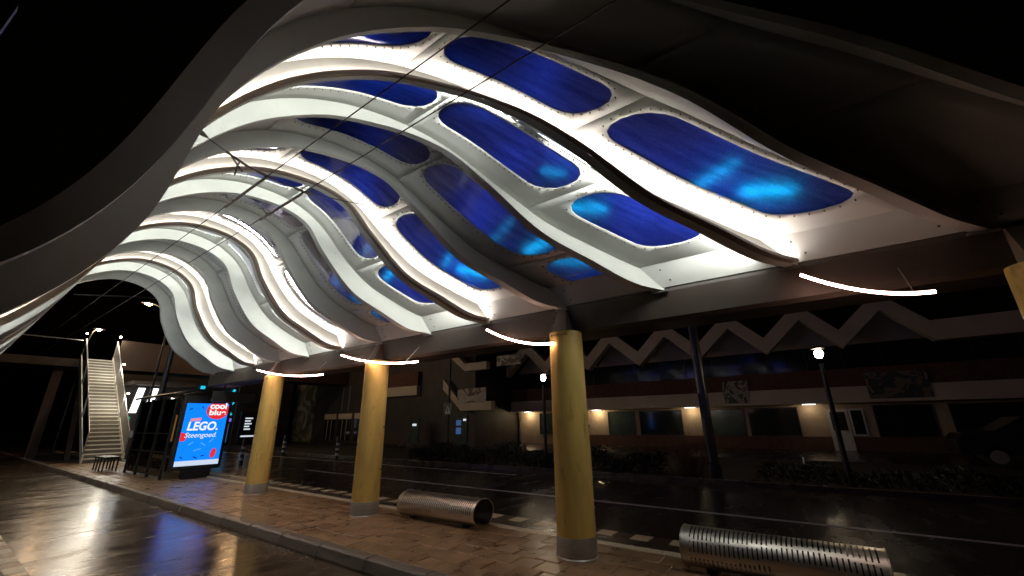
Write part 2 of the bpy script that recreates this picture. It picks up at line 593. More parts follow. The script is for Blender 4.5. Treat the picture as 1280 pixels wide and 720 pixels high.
gs = None
y = PLATY0
while y < 40:
    if gs is None:
        gs = MB().box(5.425, 5.575, 0.002, 0.598, -0.05, 0.004).build('guide_tile', M['strip'], plat, bevel=0.004)
        o = gs
    else:
        o = gs.copy()
        COL.objects.link(o)
    o.location = (0, y, random.gauss(0, 0.001))
    y += 0.6
# dark tiles between the guide strip and the road, with alternating pale blocks
eb = db = None
y = PLATY0
while y < 40:
    if eb is None:
        eb = MB().box(5.86, 6.12, 0.003, 0.247, -0.05, 0.002).build('edge_block', M['strip'], plat, bevel=0.004)
        db = MB().box(5.86, 6.12, 0.003, 0.247, -0.05, -0.002).build('dark_edge_block', M['dark_block'], plat, bevel=0.004)
        sb = MB().box(5.583, 5.855, 0.003, 0.497, -0.05, -0.001).build('inner_edge_slab', M['dark_block'], plat, bevel=0.004)
        os_ = (eb, db, sb)
    else:
        os_ = (eb.copy(), db.copy(), sb.copy())
        for o in os_:
            COL.objects.link(o)
    os_[0].location.y = y
    os_[1].location.y = y + 0.25
    os_[2].location.y = y
    y += 0.5

# left-hand platform behind the camera's feet
lp = struct(MB().box(-3.2, 0.90, -8, 40, -0.40, 0.0).build('left_platform', M['left_paving']))
kb2 = None
y = 2.0
k = 0
while y < 30:
    mt = M['strip'] if k % 2 == 0 else M['paver']
    o = MB().box(0.905, 1.075, 0.003, 0.297, -0.3, 0.003 if k % 2 == 0 else 0.0).build('edge_tile', mt, lp, bevel=0.005)
    o.location.y = y
    y += 0.3
    k += 1

# wet leaves and grit washed against the kerb
r = random.Random(21)
b = MB()
for _ in range(420):
    yy = 3.5 + 16 * r.random() ** 1.5
    if math.sin(yy * 2.3) + 0.5 * math.sin(yy * 5.1 + 1) < -0.1:
        continue
    xx = 3.37 - abs(r.gauss(0, 0.05))
    sz = r.uniform(0.006, 0.022)
    an = r.uniform(0, 6.28)
    c_, s_ = math.cos(an) * sz, math.sin(an) * sz
    z_ = LANE + 0.005 + r.uniform(0, 0.006)
    b.poly([(xx - c_, yy - s_, z_), (xx + s_ * 0.5, yy - c_ * 0.5, z_ + r.uniform(0, 0.006)), (xx + c_, yy + s_, z_ + 0.003), (xx - s_ * 0.5, yy + c_ * 0.5, z_)])
o = tag(stuff(b.build('gutter_leaves', M['leaf_litter'])), 'scattered wet leaves washed against the platform kerb', 'leaves')

# markings on the road
ln = struct(MB().box(8.55, 8.66, -12, 15.6, RD - 0.02, RD + 0.004).build('lane_line', M['paint']))
struct(MB().box(11.2, 11.28, 8.0, 40, RD - 0.02, RD + 0.004).build('far_lane_line', M['paint']))
# far kerb and planting bed
pb = struct(MB().box(12.3, 19.95, -40, 15.0, -0.4, -0.06).build('planting_bed', M['soil']))
y = -12.0
fk = None
while y < 40:
    if fk is None:
        fk = MB().box(12.15, 12.298, 0.004, 1.196, -0.3, 0.02).build('far_kerb_stone', M['dark_block'], pb, bevel=0.01)
        o = fk
    else:
        o = fk.copy()
        COL.objects.link(o)
    o.location.y = y
    y += 1.2

# ================================================================== CANOPY
KN = np.array([[4.938, -1.445, 2.997], [4.660, -1.150, 3.095], [4.385, -0.765, 3.390], [4.053, -0.214, 3.846], [3.801, 0.47, 4.7],
               [3.74, 1.333, 5.629], [3.339, 2.331, 6.285], [2.663, 3.336, 6.56], [1.877, 4.339, 6.268], [1.224, 5.253, 5.339],
               [0.927, 6.125, 3.734], [0.232, 6.983, 2.694], [-0.62, 7.75, 2.36], [-1.5, 8.5, 2.28]])
SP = 1.3706
KU = np.arange(len(KN)) / 11.0
def curve(t):
    t = np.atleast_1d(np.asarray(t, float))
    mm = np.gradient(KN, KU, axis=0)
    i = np.clip(np.searchsorted(KU, t) - 1, 0, len(KU) - 2)
    h = 1 / 11.0
    s = ((t - KU[i]) / h)[:, None]
    return ((2 * s**3 - 3 * s**2 + 1) * KN[i] + (s**3 - 2 * s**2 + s) * h * mm[i] + (-2 * s**3 + 3 * s**2) * KN[i + 1] + (s**3 - s**2) * h * mm[i + 1])
TF = np.linspace(0, KU[-1], 400)
CF = curve(TF)
TG = np.gradient(CF, axis=0)
NF = np.stack([TG[:, 2], 0 * TG[:, 0], -TG[:, 0]], 1)
NF /= np.linalg.norm(NF, axis=1)[:, None]
def gsmooth(A, sig, mode):
    k = int(3 * sig)
    w = np.exp(-0.5 * (np.arange(-k, k + 1) / sig) ** 2)
    w /= w.sum()
    if mode == 'odd':
        P_ = np.concatenate([2 * A[0] - A[k:0:-1], A, 2 * A[-1] - A[-2:-k - 2:-1]])
    else:
        P_ = np.concatenate([np.repeat(A[:1], k, 0), A, np.repeat(A[-1:], k, 0)])
    return np.stack([np.convolve(P_[:, q], w, 'valid') for q in range(A.shape[1])], 1)
NF[:40] = NF[40]                       # the sheet meets the beam square on
NF = gsmooth(NF, 14, 'edge')
NF /= np.linalg.norm(NF, axis=1)[:, None]
CP = gsmooth(CF, 13, 'odd')            # the roof sheet runs a little smoother than the ribs
def cn(t):
    t = np.atleast_1d(np.asarray(t, float))
    c = curve(t)
    n = np.stack([np.interp(t, TF, NF[:, k]) for k in range(3)], 1)
    return c, n / np.linalg.norm(n, axis=1)[:, None]
def cp(t):
    t = np.atleast_1d(np.asarray(t, float))
    return np.stack([np.interp(t, TF, CP[:, k]) for k in range(3)], 1)
DEP = 0.37          # rib depth
RW = 0.06           # half rib width
TEND = KU[-1]
ARC = 12.87

canopy = thing('bus_station_canopy', 'wave-shaped white station canopy with lit curved ribs, blue roof windows and yellow columns', 'canopy', (4.87, 6.0, 0))

ts = np.linspace(0, TEND, 110)
C, Nn = cn(ts)
def rib_mesh():
    b = MB()
    rows = []
    for p, n, q in zip(C, Nn, cp(ts)):
        dy = np.array([0, RW, 0])
        rows.append([p - dy, p + dy, q + dy + n * (DEP + 0.12), q - dy + n * (DEP + 0.12)])  # tops raised above the sheet to block blue lamp spill between bays
    b.quad_grid(rows, closed=True)
    b.f.append((0, 1, 2, 3))
    e = 4 * (len(rows) - 1)
    b.f.append((e + 3, e + 2, e + 1, e))
    return b
def led_mesh():
    """LED line in the channel along the lower near edge of a rib, facing up"""
    b = MB()
    rows = []
    for p, n in list(zip(C, Nn))[3:]:
        rows.append([p + np.array([0, -RW - 0.064, 0]) + n * 0.040, p + np.array([0, -RW - 0.022, 0]) + n * 0.074])
    b.quad_grid(rows)
    return b
def led_house():
    b = MB()
    rows = []
    for p, n in list(zip(C, Nn))[2:]:
        q = p + np.array([0, -RW - 0.001, 0])
        q2 = p + np.array([0, -RW - 0.078, 0])
        q3 = p + np.array([0, -RW - 0.072, 0])
        rows.append([q + n * 0.004, q2 + n * 0.004, q2 + n * 0.080, q3 + n * 0.080, q3 + n * 0.030, q + n * 0.068])
    b.quad_grid(rows, closed=True)
    return b
def fill_strip_mesh():
    """dim wash light on the far face of a rib"""
    b = MB()
    b.quad_grid([[p + np.array([0, RW + 0.012, 0]) + n * 0.25, p + np.array([0, RW + 0.012, 0]) + n * 0.31] for p, n in zip(C, Nn)])
    return b
ribm = ledm = filld = ledh = None
for i in range(-1, 13):
    if i == -1:                        # shallow end rim instead of a full rib
        o = MB().quad_grid([[q - np.array([0, RW, 0]) + n * (0.20 + (DEP - 0.2) * 0), q + np.array([0, RW, 0]) + n * 0.20, q + np.array([0, RW, 0]) + n * 0.47, q - np.array([0, RW, 0]) + n * 0.47] for n, q in zip(Nn, cp(ts))], closed=True).build('end_rim', M['white'], canopy, smooth=True)
    elif ribm is None:
        o = rib_mesh().build('rib', M['white'], canopy, smooth=True)
        ribm = o
    else:
        o = ribm.copy()
        COL.objects.link(o)
    o.location = (0, i * SP, 0)
    kind = i % 3
    if kind == 1 and 0 <= i < 12:
        if ledm is None:
            ledm = led_mesh().build('light_strip', M['led_main'], None)
            ledh = led_house().build('light_channel', M['channel'], None)
            filld = fill_strip_mesh().build('bay_fill_strip', M['bay_fill'], None)
            new = (ledm, ledh, filld)
        else:
            new = tuple(q.copy() for q in (ledm, ledh, filld))
            for q in new:
                COL.objects.link(q)
        for q in new:
            q.parent = o

# roof sheets with rounded windows; the pattern repeats every three bays
WIN = {0: [(0.137, 0.395), (0.420, 0.590), (0.610, 0.795), (0.815, 0.975)],
       1: [(0.140, 0.305), (0.330, 0.525), (0.538, 0.715), (0.735, 0.905)],
       2: [(0.045, 0.182), (0.210, 0.455), (0.466, 0.640), (0.660, 0.830), (0.850, 0.985)]}
VA, VB = 0.115, 0.655
def stadium(t0, t1, grow=0.0, n=9):
    """closed loop in (t, v): rounded ends"""
    cap = 0.030
    vm, vh = (VA + VB) / 2, (VB - VA) / 2 + grow / SP
    t0 -= grow / ARC
    t1 += grow / ARC
    cap += grow / ARC
    L = []
    for j in range(n):
        a = -math.pi / 2 + math.pi * j / (n - 1)
        L.append((t1 - cap + cap * math.cos(a), vm + vh * math.copysign(abs(math.sin(a)) ** 0.9, math.sin(a))))
    m_ = max(3, int((t1 - t0 - 2 * cap) / 0.012))
    for j in range(1, m_):
        L.append((t1 - cap - (t1 - t0 - 2 * cap) * j / m_, vm + vh))
    for j in range(n):
        a = math.pi / 2 + math.pi * j / (n - 1)
        L.append((t0 + cap + cap * math.cos(a), vm + vh * math.copysign(abs(math.sin(a)) ** 0.9, math.sin(a))))
    for j in range(1, m_):
        L.append((t0 + cap + (t1 - t0 - 2 * cap) * j / m_, vm - vh))
    return L
def inside(p, L):
    x, y = p
    r = False
    j = len(L) - 1
    for i in range(len(L)):
        if (L[i][1] > y) != (L[j][1] > y) and x < (L[j][0] - L[i][0]) * (y - L[i][1]) / (L[j][1] - L[i][1]) + L[i][0]:
            r = not r
        j = i
    return r
def lift(pts, off):
    a = np.array(pts)
    _, n = cn(a[:, 0])
    return cp(a[:, 0]) + n * off + np.stack([0 * a[:, 0], a[:, 1] * SP, 0 * a[:, 0]], 1)
def cdt_sheet(outer, holes, off, keep_in=None, uvs=False, dt=0.012, dv=0.12):
    pts, edges = [], []
    def addloop(L):
        b = len(pts)
        for p in L:
            pts.append(Vector((p[0] * ARC, p[1])))
        for k in range(len(L)):
            edges.append((b + k, b + (k + 1) % len(L)))
    addloop(outer)
    for h in holes:
        addloop(h)
    tmin, tmax = min(p[0] for p in outer), max(p[0] for p in outer)
    vmin, vmax = min(p[1] for p in outer), max(p[1] for p in outer)
    nt = max(2, int((tmax - tmin) / dt))
    nv = max(2, int((vmax - vmin) / dv))
    for i in range(1, nt):
        for j in range(1, nv):
            q = (tmin + (tmax - tmin) * i / nt, vmin + (vmax - vmin) * j / nv)
            if inside(q, outer) and not any(inside(q, h) for h in holes):
                pts.append(Vector((q[0] * ARC, q[1])))
    V, Ed, Fa, *_ = delaunay_2d_cdt(pts, edges, [], 0, 1e-5)
    b = MB()
    tv = [(v.x / ARC, v.y) for v in V]
    P = lift(tv, off)
    b.v = [tuple(p) for p in P]
    for f in Fa:
        cx = sum(tv[k][0] for k in f) / len(f)
        cy = sum(tv[k][1] for k in f) / len(f)
        if not inside((cx, cy), outer) or any(inside((cx, cy), h) for h in holes):
            continue
        b.f.append(tuple(f))
    # face the inside of the vault
    if b.f:
        a_, b_, c_ = [Vector(b.v[k]) for k in b.f[0][:3]]
        nrm = (b_ - a_).cross(c_ - a_)
        _, n0 = cn([tv[b.f[0][0]][0]])
        if nrm.dot(Vector(n0[0])) < 0:
            b.f = [f[::-1] for f in b.f]
    if uvs:
        b.uv = [(t * ARC, v * SP) for t, v in tv]
    return b
VLO, VHI = RW / SP + 0.001, 1 - RW / SP - 0.001
cells = {}
for kind in range(3):
    w = WIN[kind]
    cuts = [0.004] + [(w[k][1] + w[k + 1][0]) / 2 for k in range(len(w) - 1)] + [TEND]
    cells[kind] = []
    for k in range(len(w)):
        a, b_ = cuts[k] + 0.0004, cuts[k + 1] - 0.0004
        n = max(4, int((b_ - a) / 0.012))
        outer = [(a + (b_ - a) * j / n, VLO) for j in range(n + 1)] + [(b_, VLO + (VHI - VLO) * j / 5) for j in range(1, 5)] + \
                [(b_ - (b_ - a) * j / n, VHI) for j in range(n + 1)] + [(a, VHI - (VHI - VLO) * j / 5) for j in range(1, 5)]
        hole = stadium(*w[k])
        sheet = cdt_sheet(outer, [hole], DEP)
        pane = cdt_sheet(stadium(w[k][0], w[k][1], -0.002), [], DEP + 0.022, uvs=True, dv=0.09)
        # bolts
        bm = MB()
        ring = stadium(w[k][0], w[k][1], 0.045, n=13)
        R3 = lift(ring, DEP)
        ln_ = [0.0]
        for q in range(len(R3)):
            ln_.append(ln_[-1] + float(np.linalg.norm(R3[(q + 1) % len(R3)] - R3[q])))
        tot = ln_[-1]
        nb = max(8, int(tot / 0.125))
        for q in range(nb):
            s = tot * q / nb
            k2 = max(0, int(np.searchsorted(ln_, s)) - 1)
            fr = (s - ln_[k2]) / max(1e-6, ln_[k2 + 1] - ln_[k2])
            tvp = (ring[k2][0] + (ring[(k2 + 1) % len(ring)][0] - ring[k2][0]) * fr, ring[k2][1] + (ring[(k2 + 1) % len(ring)][1] - ring[k2][1]) * fr)
            p_ = lift([tvp], DEP - 0.001)[0]
            p2 = lift([tvp], DEP - 0.024)[0]
            bm.tube([p_, p2], 0.0085, 5)
        cells[kind].append((sheet, pane, bm))
proto = {}
for a, b_ in ((0.004, 0.30), (0.3008, 0.445), (0.4458, 0.70), (0.7008, TEND)):      # blank end bay
    n = max(4, int((b_ - a) / 0.012))
    outer = [(a + (b_ - a) * j / n, VLO) for j in range(n + 1)] + [(b_, VLO + (VHI - VLO) * j / 5) for j in range(1, 5)] + \
            [(b_ - (b_ - a) * j / n, VHI) for j in range(n + 1)] + [(a, VHI - (VHI - VLO) * j / 5) for j in range(1, 5)]
    s = cdt_sheet(outer, [], DEP).build('roof_panel', M['panel'], canopy, smooth=True, solid=0.045)
    s.location = (0, -SP, 0)
for i in range(0, 12):
    kind = i % 3
    for k, (sheet, pane, bm) in enumerate(cells[kind]):
        key = (kind, k)
        if key not in proto:
            s = sheet.build('roof_panel', M['panel'], canopy, smooth=True, solid=0.045)
            s.modifiers[0].offset = 1.0
            p = pane.build('window_pane', M['pane'], None, smooth=True)
            b_ = bm.build('bolts', M['bolt'], None)
            p.parent = s
            b_.parent = s
            stuff(b_)
            proto[key] = (s, p, b_)
        else:
            s, p, b_ = [q.copy() for q in proto[key]]
            for q in (s, p, b_):
                COL.objects.link(q)
            p.parent = s
            b_.parent = s
        s.location = (0, i * SP, 0)

# end plates standing on the edge beam, one per bay
ep = None
c0, n0 = cn([0.004])
c0, n0 = c0[0], n0[0]
for i in range(-1, 12):
    if ep is None:
        b = MB()
        y0, y1 = c0[1] + RW + 0.004, c0[1] + SP - RW - 0.004
        zt = c0[2] + DEP + 0.04
        y1 += 0.07
        sh_ = 0.27                     # the plate leans with the raking ribs
        b.hexa([(4.945, y0, 3.035), (4.965, y0, 3.035), (4.965, y1, 3.035), (4.945, y1, 3.035),
                (4.945, y0 + sh_ - 0.05, zt), (4.965, y0 + sh_ - 0.05, zt), (4.965, y1 + sh_, zt), (4.945, y1 + sh_, zt)])
        ep = b.build('end_plate', M['panel'], canopy, bevel=0.003)
        sc = MB()
        for yy, zz in ((y0 + 0.16, 3.12), (y0 + 0.27, 3.27), (y1 - 0.16, 3.12), (y1 - 0.06, 3.27)):
            sc.tube([(4.946, yy, zz), (4.930, yy, zz)], 0.010, 6)
        es = sc.build('screws', M['bolt'], None)
        es.parent = ep
        stuff(es)
        o = ep
    else:
        o, s2 = ep.copy(), es.copy()
        COL.objects.link(o)
        COL.objects.link(s2)
        s2.parent = o
    o.location = (0, i * SP, 0)

# edge beam: a box with a sloped lower lip and a shadow gap
YB0, YB1 = -3.1, 15.3
prof = [(4.945, 2.985), (4.93, 2.66), (4.97, 2.615), (5.46, 2.615), (5.50, 2.66), (5.50, 3.40), (5.0, 3.40), (5.0, 3.03), (4.955, 3.028)]
b = MB()
ny = 24
b.quad_grid([[(x, YB0 + (YB1 - YB0) * k / ny, z) for x, z in prof] for k in range(ny + 1)], closed=True)
b.f.append(tuple(range(9)))
b.f.append(tuple(range(9 * ny, 9 * ny + 9))[::-1])
beam = b.build('edge_beam', M['beam'], canopy)
for k in range(14):
    yk = -1.445 + (k - 1) * SP
    MB().box(4.90, 4.944, yk - 0.10, yk + 0.10, 2.975, 2.990).build('rib_shoe', M['galv'], beam)
# beam on the left bank of the vault
lb = MB().box(-1.62, -1.30, 5.5, 26.5, 1.95, 2.24)
lbeam = lb.build('left_edge_beam', M['beam'], canopy, bevel=0.02)

# columns
def column(x, yc, ztop, flare=True):
    col = MB().lathe((x, yc, 0), [(0.232, 0.215), (0.232, 0.30), (0.228, 1.2), (0.222, 2.2), (0.221, ztop - 0.02), (0.219, ztop)], 40).build('column', M['yellow'], canopy, smooth=True)
    MB().lathe((x, yc, 0), [(0.250, -0.02), (0.250, 0.0), (0.238, 0.012), (0.237, 0.205), (0.232, 0.2145)], 40).build('base_sleeve', M['steel'], col, smooth=True)
    # access hatch with screws on the road-facing near side
    a0 = math.radians(-62)
    hb = MB()
    rows = []
    for k in range(5):
        a = a0 + (k - 2) * 0.10
        rows.append([(x + (0.236) * math.cos(a), yc + 0.236 * math.sin(a), 0.80), (x + 0.231 * math.cos(a), yc + 0.231 * math.sin(a), 1.35)])
    hb.quad_grid(rows)
    hb.build('access_hatch', M['yellow'], col, solid=0.006)
    for zz in (0.72, 1.43):
        MB().tube([(x + 0.226 * math.cos(a0), yc + 0.226 * math.sin(a0), zz), (x + 0.242 * math.cos(a0), yc + 0.242 * math.sin(a0), zz)], 0.012, 8).build('hatch_lock', M['bolt'], col)
    if flare:
        # bracket sweeping from the column head up to the rib foot
        rows = []
        for k in range(7):
            s = k / 6
            hw = 0.12 * (1 - s) + 0.06 * s
            zc = ztop - 0.06 + (3.0 - ztop + 0.04) * s
            xo = x - 0.02 + (4.915 - x + 0.02) * s
            yo = yc + (0.06) * s
            rows.append([(xo - 0.17 * (1 - s) - 0.012, yo - hw, zc), (xo - 0.20 * (1 - s) - 0.012, yo, zc), (xo - 0.17 * (1 - s) - 0.012, yo + hw, zc), (xo + 0.16, yo + hw, zc), (xo + 0.16, yo - hw, zc)])
        MB().quad_grid(rows, closed=True).build('head_bracket', M['channel'], col, smooth=True)  # brown colour stands in for shade on a yellow bracket
for yc in (-1.68, 2.60, 6.71, 10.82):
    column(4.87, yc, 2.63)
for yc in (8.0, 14.0, 20.0):
    column(-1.46, yc, 1.96, flare=False)

# bowed light bars hung under the beam in front of the columns
for (y0, y1) in ((-0.12, -0.98), (3.80, 2.66), (7.60, 5.30), (11.30, 8.20)):
    pts, pts2 = [], []
    y0b = y0
    Lk = abs(y1 - y0)
    for k in range(15):
        s = k / 14
        z = 2.81 - 0.34 * (1 - (1 - s) ** 1.9)
        pts.append((4.635, y0 + (y1 - y0) * s, z))
        pts2.append((4.648, y0 + (y1 - y0) * s, z + 0.016))
    la = MB().tube(pts, 0.014, 8).build('light_bar', M['led_arc'], canopy, smooth=True)
    MB().tube(pts2, 0.010, 6).build('bar_profile', M['galv'], la, smooth=True)
    for k in (2, 12):
        p = pts2[k]
        MB().tube([(p[0], p[1], p[2]), (4.94, p[1], 2.80 if p[2] < 2.8 else 2.86)], 0.005, 6).build('hanger', M['galv'], la)

# blue lamps on the outside of the roof, shining through the panes
HOT = (((0.205, 1.1), (0.262, 0.5), (0.86, 1.2)), ((0.290, 1.0), (0.35, 0.3), (0.82, 0.9)), ((0.232, 0.9), (0.300, 0.25), (0.165, 0.4)))
FILL = (((0.25, 4.6), (0.48, 3.4), (0.68, 2.2), (0.90, 2.5)), ((0.22, 3.8), (0.42, 4.8), (0.60, 1.6), (0.82, 2.0)), ((0.34, 4.6), (0.11, 1.6), (0.54, 1.2), (0.90, 1.4)))
for i in range(0, 12):
    kind = i % 3
    for lst, hgt, colr in ((HOT, 0.10, (0.0, 0.45, 1.0)), (FILL, 0.50, (0.02, 0.075, 1.0))):
        for (t, pw) in lst[kind]:
            t += random.uniform(-0.012, 0.012)
            hgt = 0.10 if t > 0.65 else hgt
            _, nn = cn([t])
            base_ = cp([t])[0]
            q = base_ + nn[0] * (DEP + hgt) + np.array([0, (i + random.uniform(0.32, 0.50)) * SP, 0])
            q0 = base_ + nn[0] * (DEP + 0.05) + np.array([0, (i + 0.86) * SP, 0])
            f = MB().tube([q0, q0 + nn[0] * (hgt + 0.02) + np.array([0, -0.05, 0]), q + nn[0] * 0.05], 0.012, 6).build('blue_spotlight', M['black'], canopy)
            if lst is HOT:
                ld = bpy.data.lights.new('blue_lamp', 'AREA')
                ld.shape = 'RECTANGLE'
                ld.size, ld.size_y = random.uniform(0.40, 0.60), 0.02
                ld.energy = pw * random.uniform(0.8, 1.25) * 0.6
                ld.color = colr
                lo = bpy.data.objects.new('blue_lamp', ld)
                COL.objects.link(lo)
                zax = Vector(nn[0])
                xax = Vector((0, 1, 0)) + Vector((random.uniform(-.5, .5), 0, random.uniform(-.5, .5)))
                xax = (xax - zax * xax.dot(zax)).normalized()
                mw = Matrix((xax, zax.cross(xax), zax)).transposed().to_4x4()
                mw.translation = Vector(q)
                lo.parent = f
                lo.matrix_local = mw
            else:
                point('blue_lamp', tuple(q), pw * random.uniform(0.8, 1.25), colr, 0.02, f)

# ================================================================== TROLLEY WIRES
for nm, x, lab in (('contact_wire', 2.10, 'left contact wire of the overhead trolley line above the bus lane'), ('contact_wire', 2.655, 'right contact wire of the overhead trolley line above the bus lane')):
    w = thing(nm, lab, 'wire', (x, 6, 0), 'overhead trolley wires')
    MB().tube([(x + 0.03, -14, 5.02), (x, -2, 5.0), (x, 6, 5.0), (x - 0.01, 18, 5.02), (x + 0.02, 40, 5.05), (x + 0.2, 90, 5.1)], 0.0085, 6).build('wire', M['wire'], w)
    MB().tube([(x, 6.02, 4.995), (x, 7.45, 4.995)], 0.022, 8).build('section_insulator', M['insul'], w)
    hk = MB()
    hk.tube([(x - 0.01, 7.1, 5.0), (x - 0.10, 7.0, 4.93), (x - 0.16, 7.0, 5.0), (x - 0.20, 6.98, 4.96)], 0.010, 6)
    hk.tube([(x - 0.10, 7.0, 4.93), (x - 0.06, 6.9, 4.86)], 0.009, 6)
    hk.build('clip', M['insul'], w)
sp_ = thing('span_wire', 'slack cross span with grey insulator holding the two trolley wires', 'wire', (2.1, 6.0, 0))
MB().tube([(1.08, 6.0, 5.30), (1.22, 6.0, 5.24), (1.74, 6.0, 5.07), (2.11, 6.0, 5.015), (2.63, 6.0, 5.04), (3.2, 6.0, 5.15), (3.86, 6.0, 5.32)], 0.007, 6).build('cable', M['wire'], sp_)
MB().tube([(1.10, 6.0, 5.29), (1.15, 6.0, 5.27), (1.25, 6.0, 5.235), (1.32, 6.0, 5.21)], [0.015, 0.035, 0.035, 0.014], 10).build('insulator', M['insul'], sp_, smooth=True)
hb = MB()
hb.tube([(1.62, 6.0, 5.105), (1.72, 6.0, 5.0), (1.80, 6.0, 4.93)], 0.012, 6)
hb.tube([(1.74, 6.0, 5.07), (1.71, 6.0, 4.95), (1.64, 6.0, 4.90)], 0.012, 6)
hb.tube([(1.55, 6.0, 5.13), (1.86, 6.0, 5.045)], 0.017, 6)
hb.tube([(1.72, 6.0, 5.0), (1.72, 6.02, 4.86)], 0.012, 6)
hb.build('clamp', M['insul'], sp_)
for x in (2.10, 2.655):
    hb = MB()
    hb.tube([(x - 0.13, 6.0, 5.035), (x + 0.13, 6.0, 5.035)], 0.018, 6)
    hb.tube([(x, 6.0, 5.03), (x, 6.0, 4.985)], 0.016, 6)
    hb.build('hanger', M['insul'], sp_)

# ================================================================== TUBE BENCHES
def tube_bench(label, x, y0, y1, seed):
    rb = thing('tube_bench', label, 'bench', (x, (y0 + y1) / 2, 0), 'slotted steel tube benches')
    rr = random.Random(seed)
    Rx, Rz, zc = 0.235, 0.19, 0.20
    L = y1 - y0
    nsl = int(L / 0.044)
    ys = [0.0]
    for k in range(nsl):
        a = 0.06 + (L - 0.12) * k / nsl
        ys += [a, a + 0.0135]
    ys.append(L)
    # angle from the bottom slit round the tube
    ang = np.radians(np.linspace(-62, 242, 61))
    b = MB()
    vid = {}
    def V(i, j):
        if (i, j) not in vid:
            a = ang[j]
            zz = zc + Rz * math.sin(a)
            vid[(i, j)] = len(b.v)
            b.v.append((x + Rx * math.cos(a), y0 + ys[i], max(zz, 0.014)))
        return vid[(i, j)]
    for i in range(len(ys) - 1):
        slot = i % 2 == 1 and 0 < i < len(ys) - 2
        s = (i // 2) / nsl
        for j in range(60):
            if slot:
                d = math.degrees(ang[j])
                w = 9 * math.sin(s * 6.3 + seed)
                if 84 + w < d < 134 + w or 142 + w < d < 172 + w or 6 - w < d < 72 - w or (186 + w < d < 204 + w and s > 0.5):
                    continue
            b.f.append((V(i, j), V(i + 1, j), V(i + 1, j + 1), V(i, j + 1)))
    b.build('shell', M['bench_steel'], rb, smooth=True)
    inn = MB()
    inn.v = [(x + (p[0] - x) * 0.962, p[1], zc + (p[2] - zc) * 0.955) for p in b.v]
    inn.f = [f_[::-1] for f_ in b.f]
    inn.build('inner_shell', M['bench_inner'], rb, smooth=True)
    for yy in (y0 + 0.25, y1 - 0.25):
        MB().box(x - 0.13, x + 0.13, yy - 0.04, yy + 0.04, 0.0, 0.028).build('foot_plate', M['black'], rb)
    for yy in (y0, y1):
        MB().tube([(x + Rx * math.cos(a), yy, max(0.014, zc + Rz * math.sin(a))) for a in ang], 0.008, 6).build('end_rim', M['bench_steel'], rb, smooth=True)
    return rb
tube_bench('slotted steel tube bench between the middle and the nearest yellow column', 5.24, 4.34, 6.02, 1.0)
tube_bench('slotted steel tube bench right of the nearest yellow column, cut by the frame', 5.20, -0.24, 1.44, 2.6)

# ================================================================== ADVERTISING PANEL
ad = thing('advertising_panel', 'backlit blue poster panel in a black frame with white toy-brick lettering', 'billboard', (5.1, 15.45, 0))
AX, AY = 4.56, 15.40
MB().box(AX - 0.10, AX + 1.22, AY + 0.02, AY + 0.20, 0.24, 2.36).build('case', M['black'], ad, bevel=0.03)
b = MB()
pf = []
for k in range(13):
    s = k / 12
    pf.append((AX - 0.14 + 1.40 * s, 2.36 + 0.14 * math.sin(math.pi * s)))
b.quad_grid([[(x_, AY - 0.03, z_) for x_, z_ in pf], [(x_, AY - 0.03, z_ + 0.03) for x_, z_ in pf], [(x_, AY + 0.26, z_ + 0.03) for x_, z_ in pf], [(x_, AY + 0.26, z_) for x_, z_ in pf], [(x_, AY - 0.03, z_) for x_, z_ in pf]])
b.build('arched_cap', M['black'], ad)
MB().box(AX + 0.25, AX + 0.90, AY + 0.0, AY + 0.22, 0.0, 0.238).build('plinth', M['black'], ad, bevel=0.01)
scr = MB().box(AX, AX + 1.12, AY + 0.008, AY + 0.019, 0.36, 2.14).build('poster', M['ad_blue'], ad)
MB().box(AX, AX + 1.12, AY + 0.002, AY + 0.0075, 0.36, 0.50).build('footer', M['ad_grey'], scr)
def disc(cx, cz, rx, rz, yy, n=28, tilt=0.0, clip=None):
    pts = []
    for k in range(n):
        a = 2 * math.pi * k / n
        px, pz = rx * math.cos(a), rz * math.sin(a)
        px, pz = px * math.cos(tilt) - pz * math.sin(tilt), px * math.sin(tilt) + pz * math.cos(tilt)
        X, Z = cx + px, cz + pz
        if clip:
            X = min(max(X, clip[0]), clip[1])
            Z = min(max(Z, clip[2]), clip[3])
        pts.append((X, yy, Z))
    return MB().poly(pts)
CL = (AX + 0.002, AX + 1.118, 0.50, 2.138)
disc(AX + 0.84, 1.94, 0.31, 0.27, AY + 0.006, clip=CL).build('red_badge', M['ad_red'], scr)
disc(AX + 0.05, 1.17, 0.10, 0.13, AY + 0.006, tilt=0.4, clip=CL).build('red_spot', M['ad_red'], scr)
disc(AX + 0.93, 0.68, 0.07, 0.14, AY + 0.006, tilt=-0.15, clip=CL).build('red_spot', M['ad_red'], scr)
MB().poly([(AX + 0.17, AY + 0.006, 1.61), (AX + 0.44, AY + 0.006, 1.64), (AX + 0.44, AY + 0.006, 1.72), (AX + 0.17, AY + 0.006, 1.69)]).build('pink_tag', M['ad_pink'], scr)
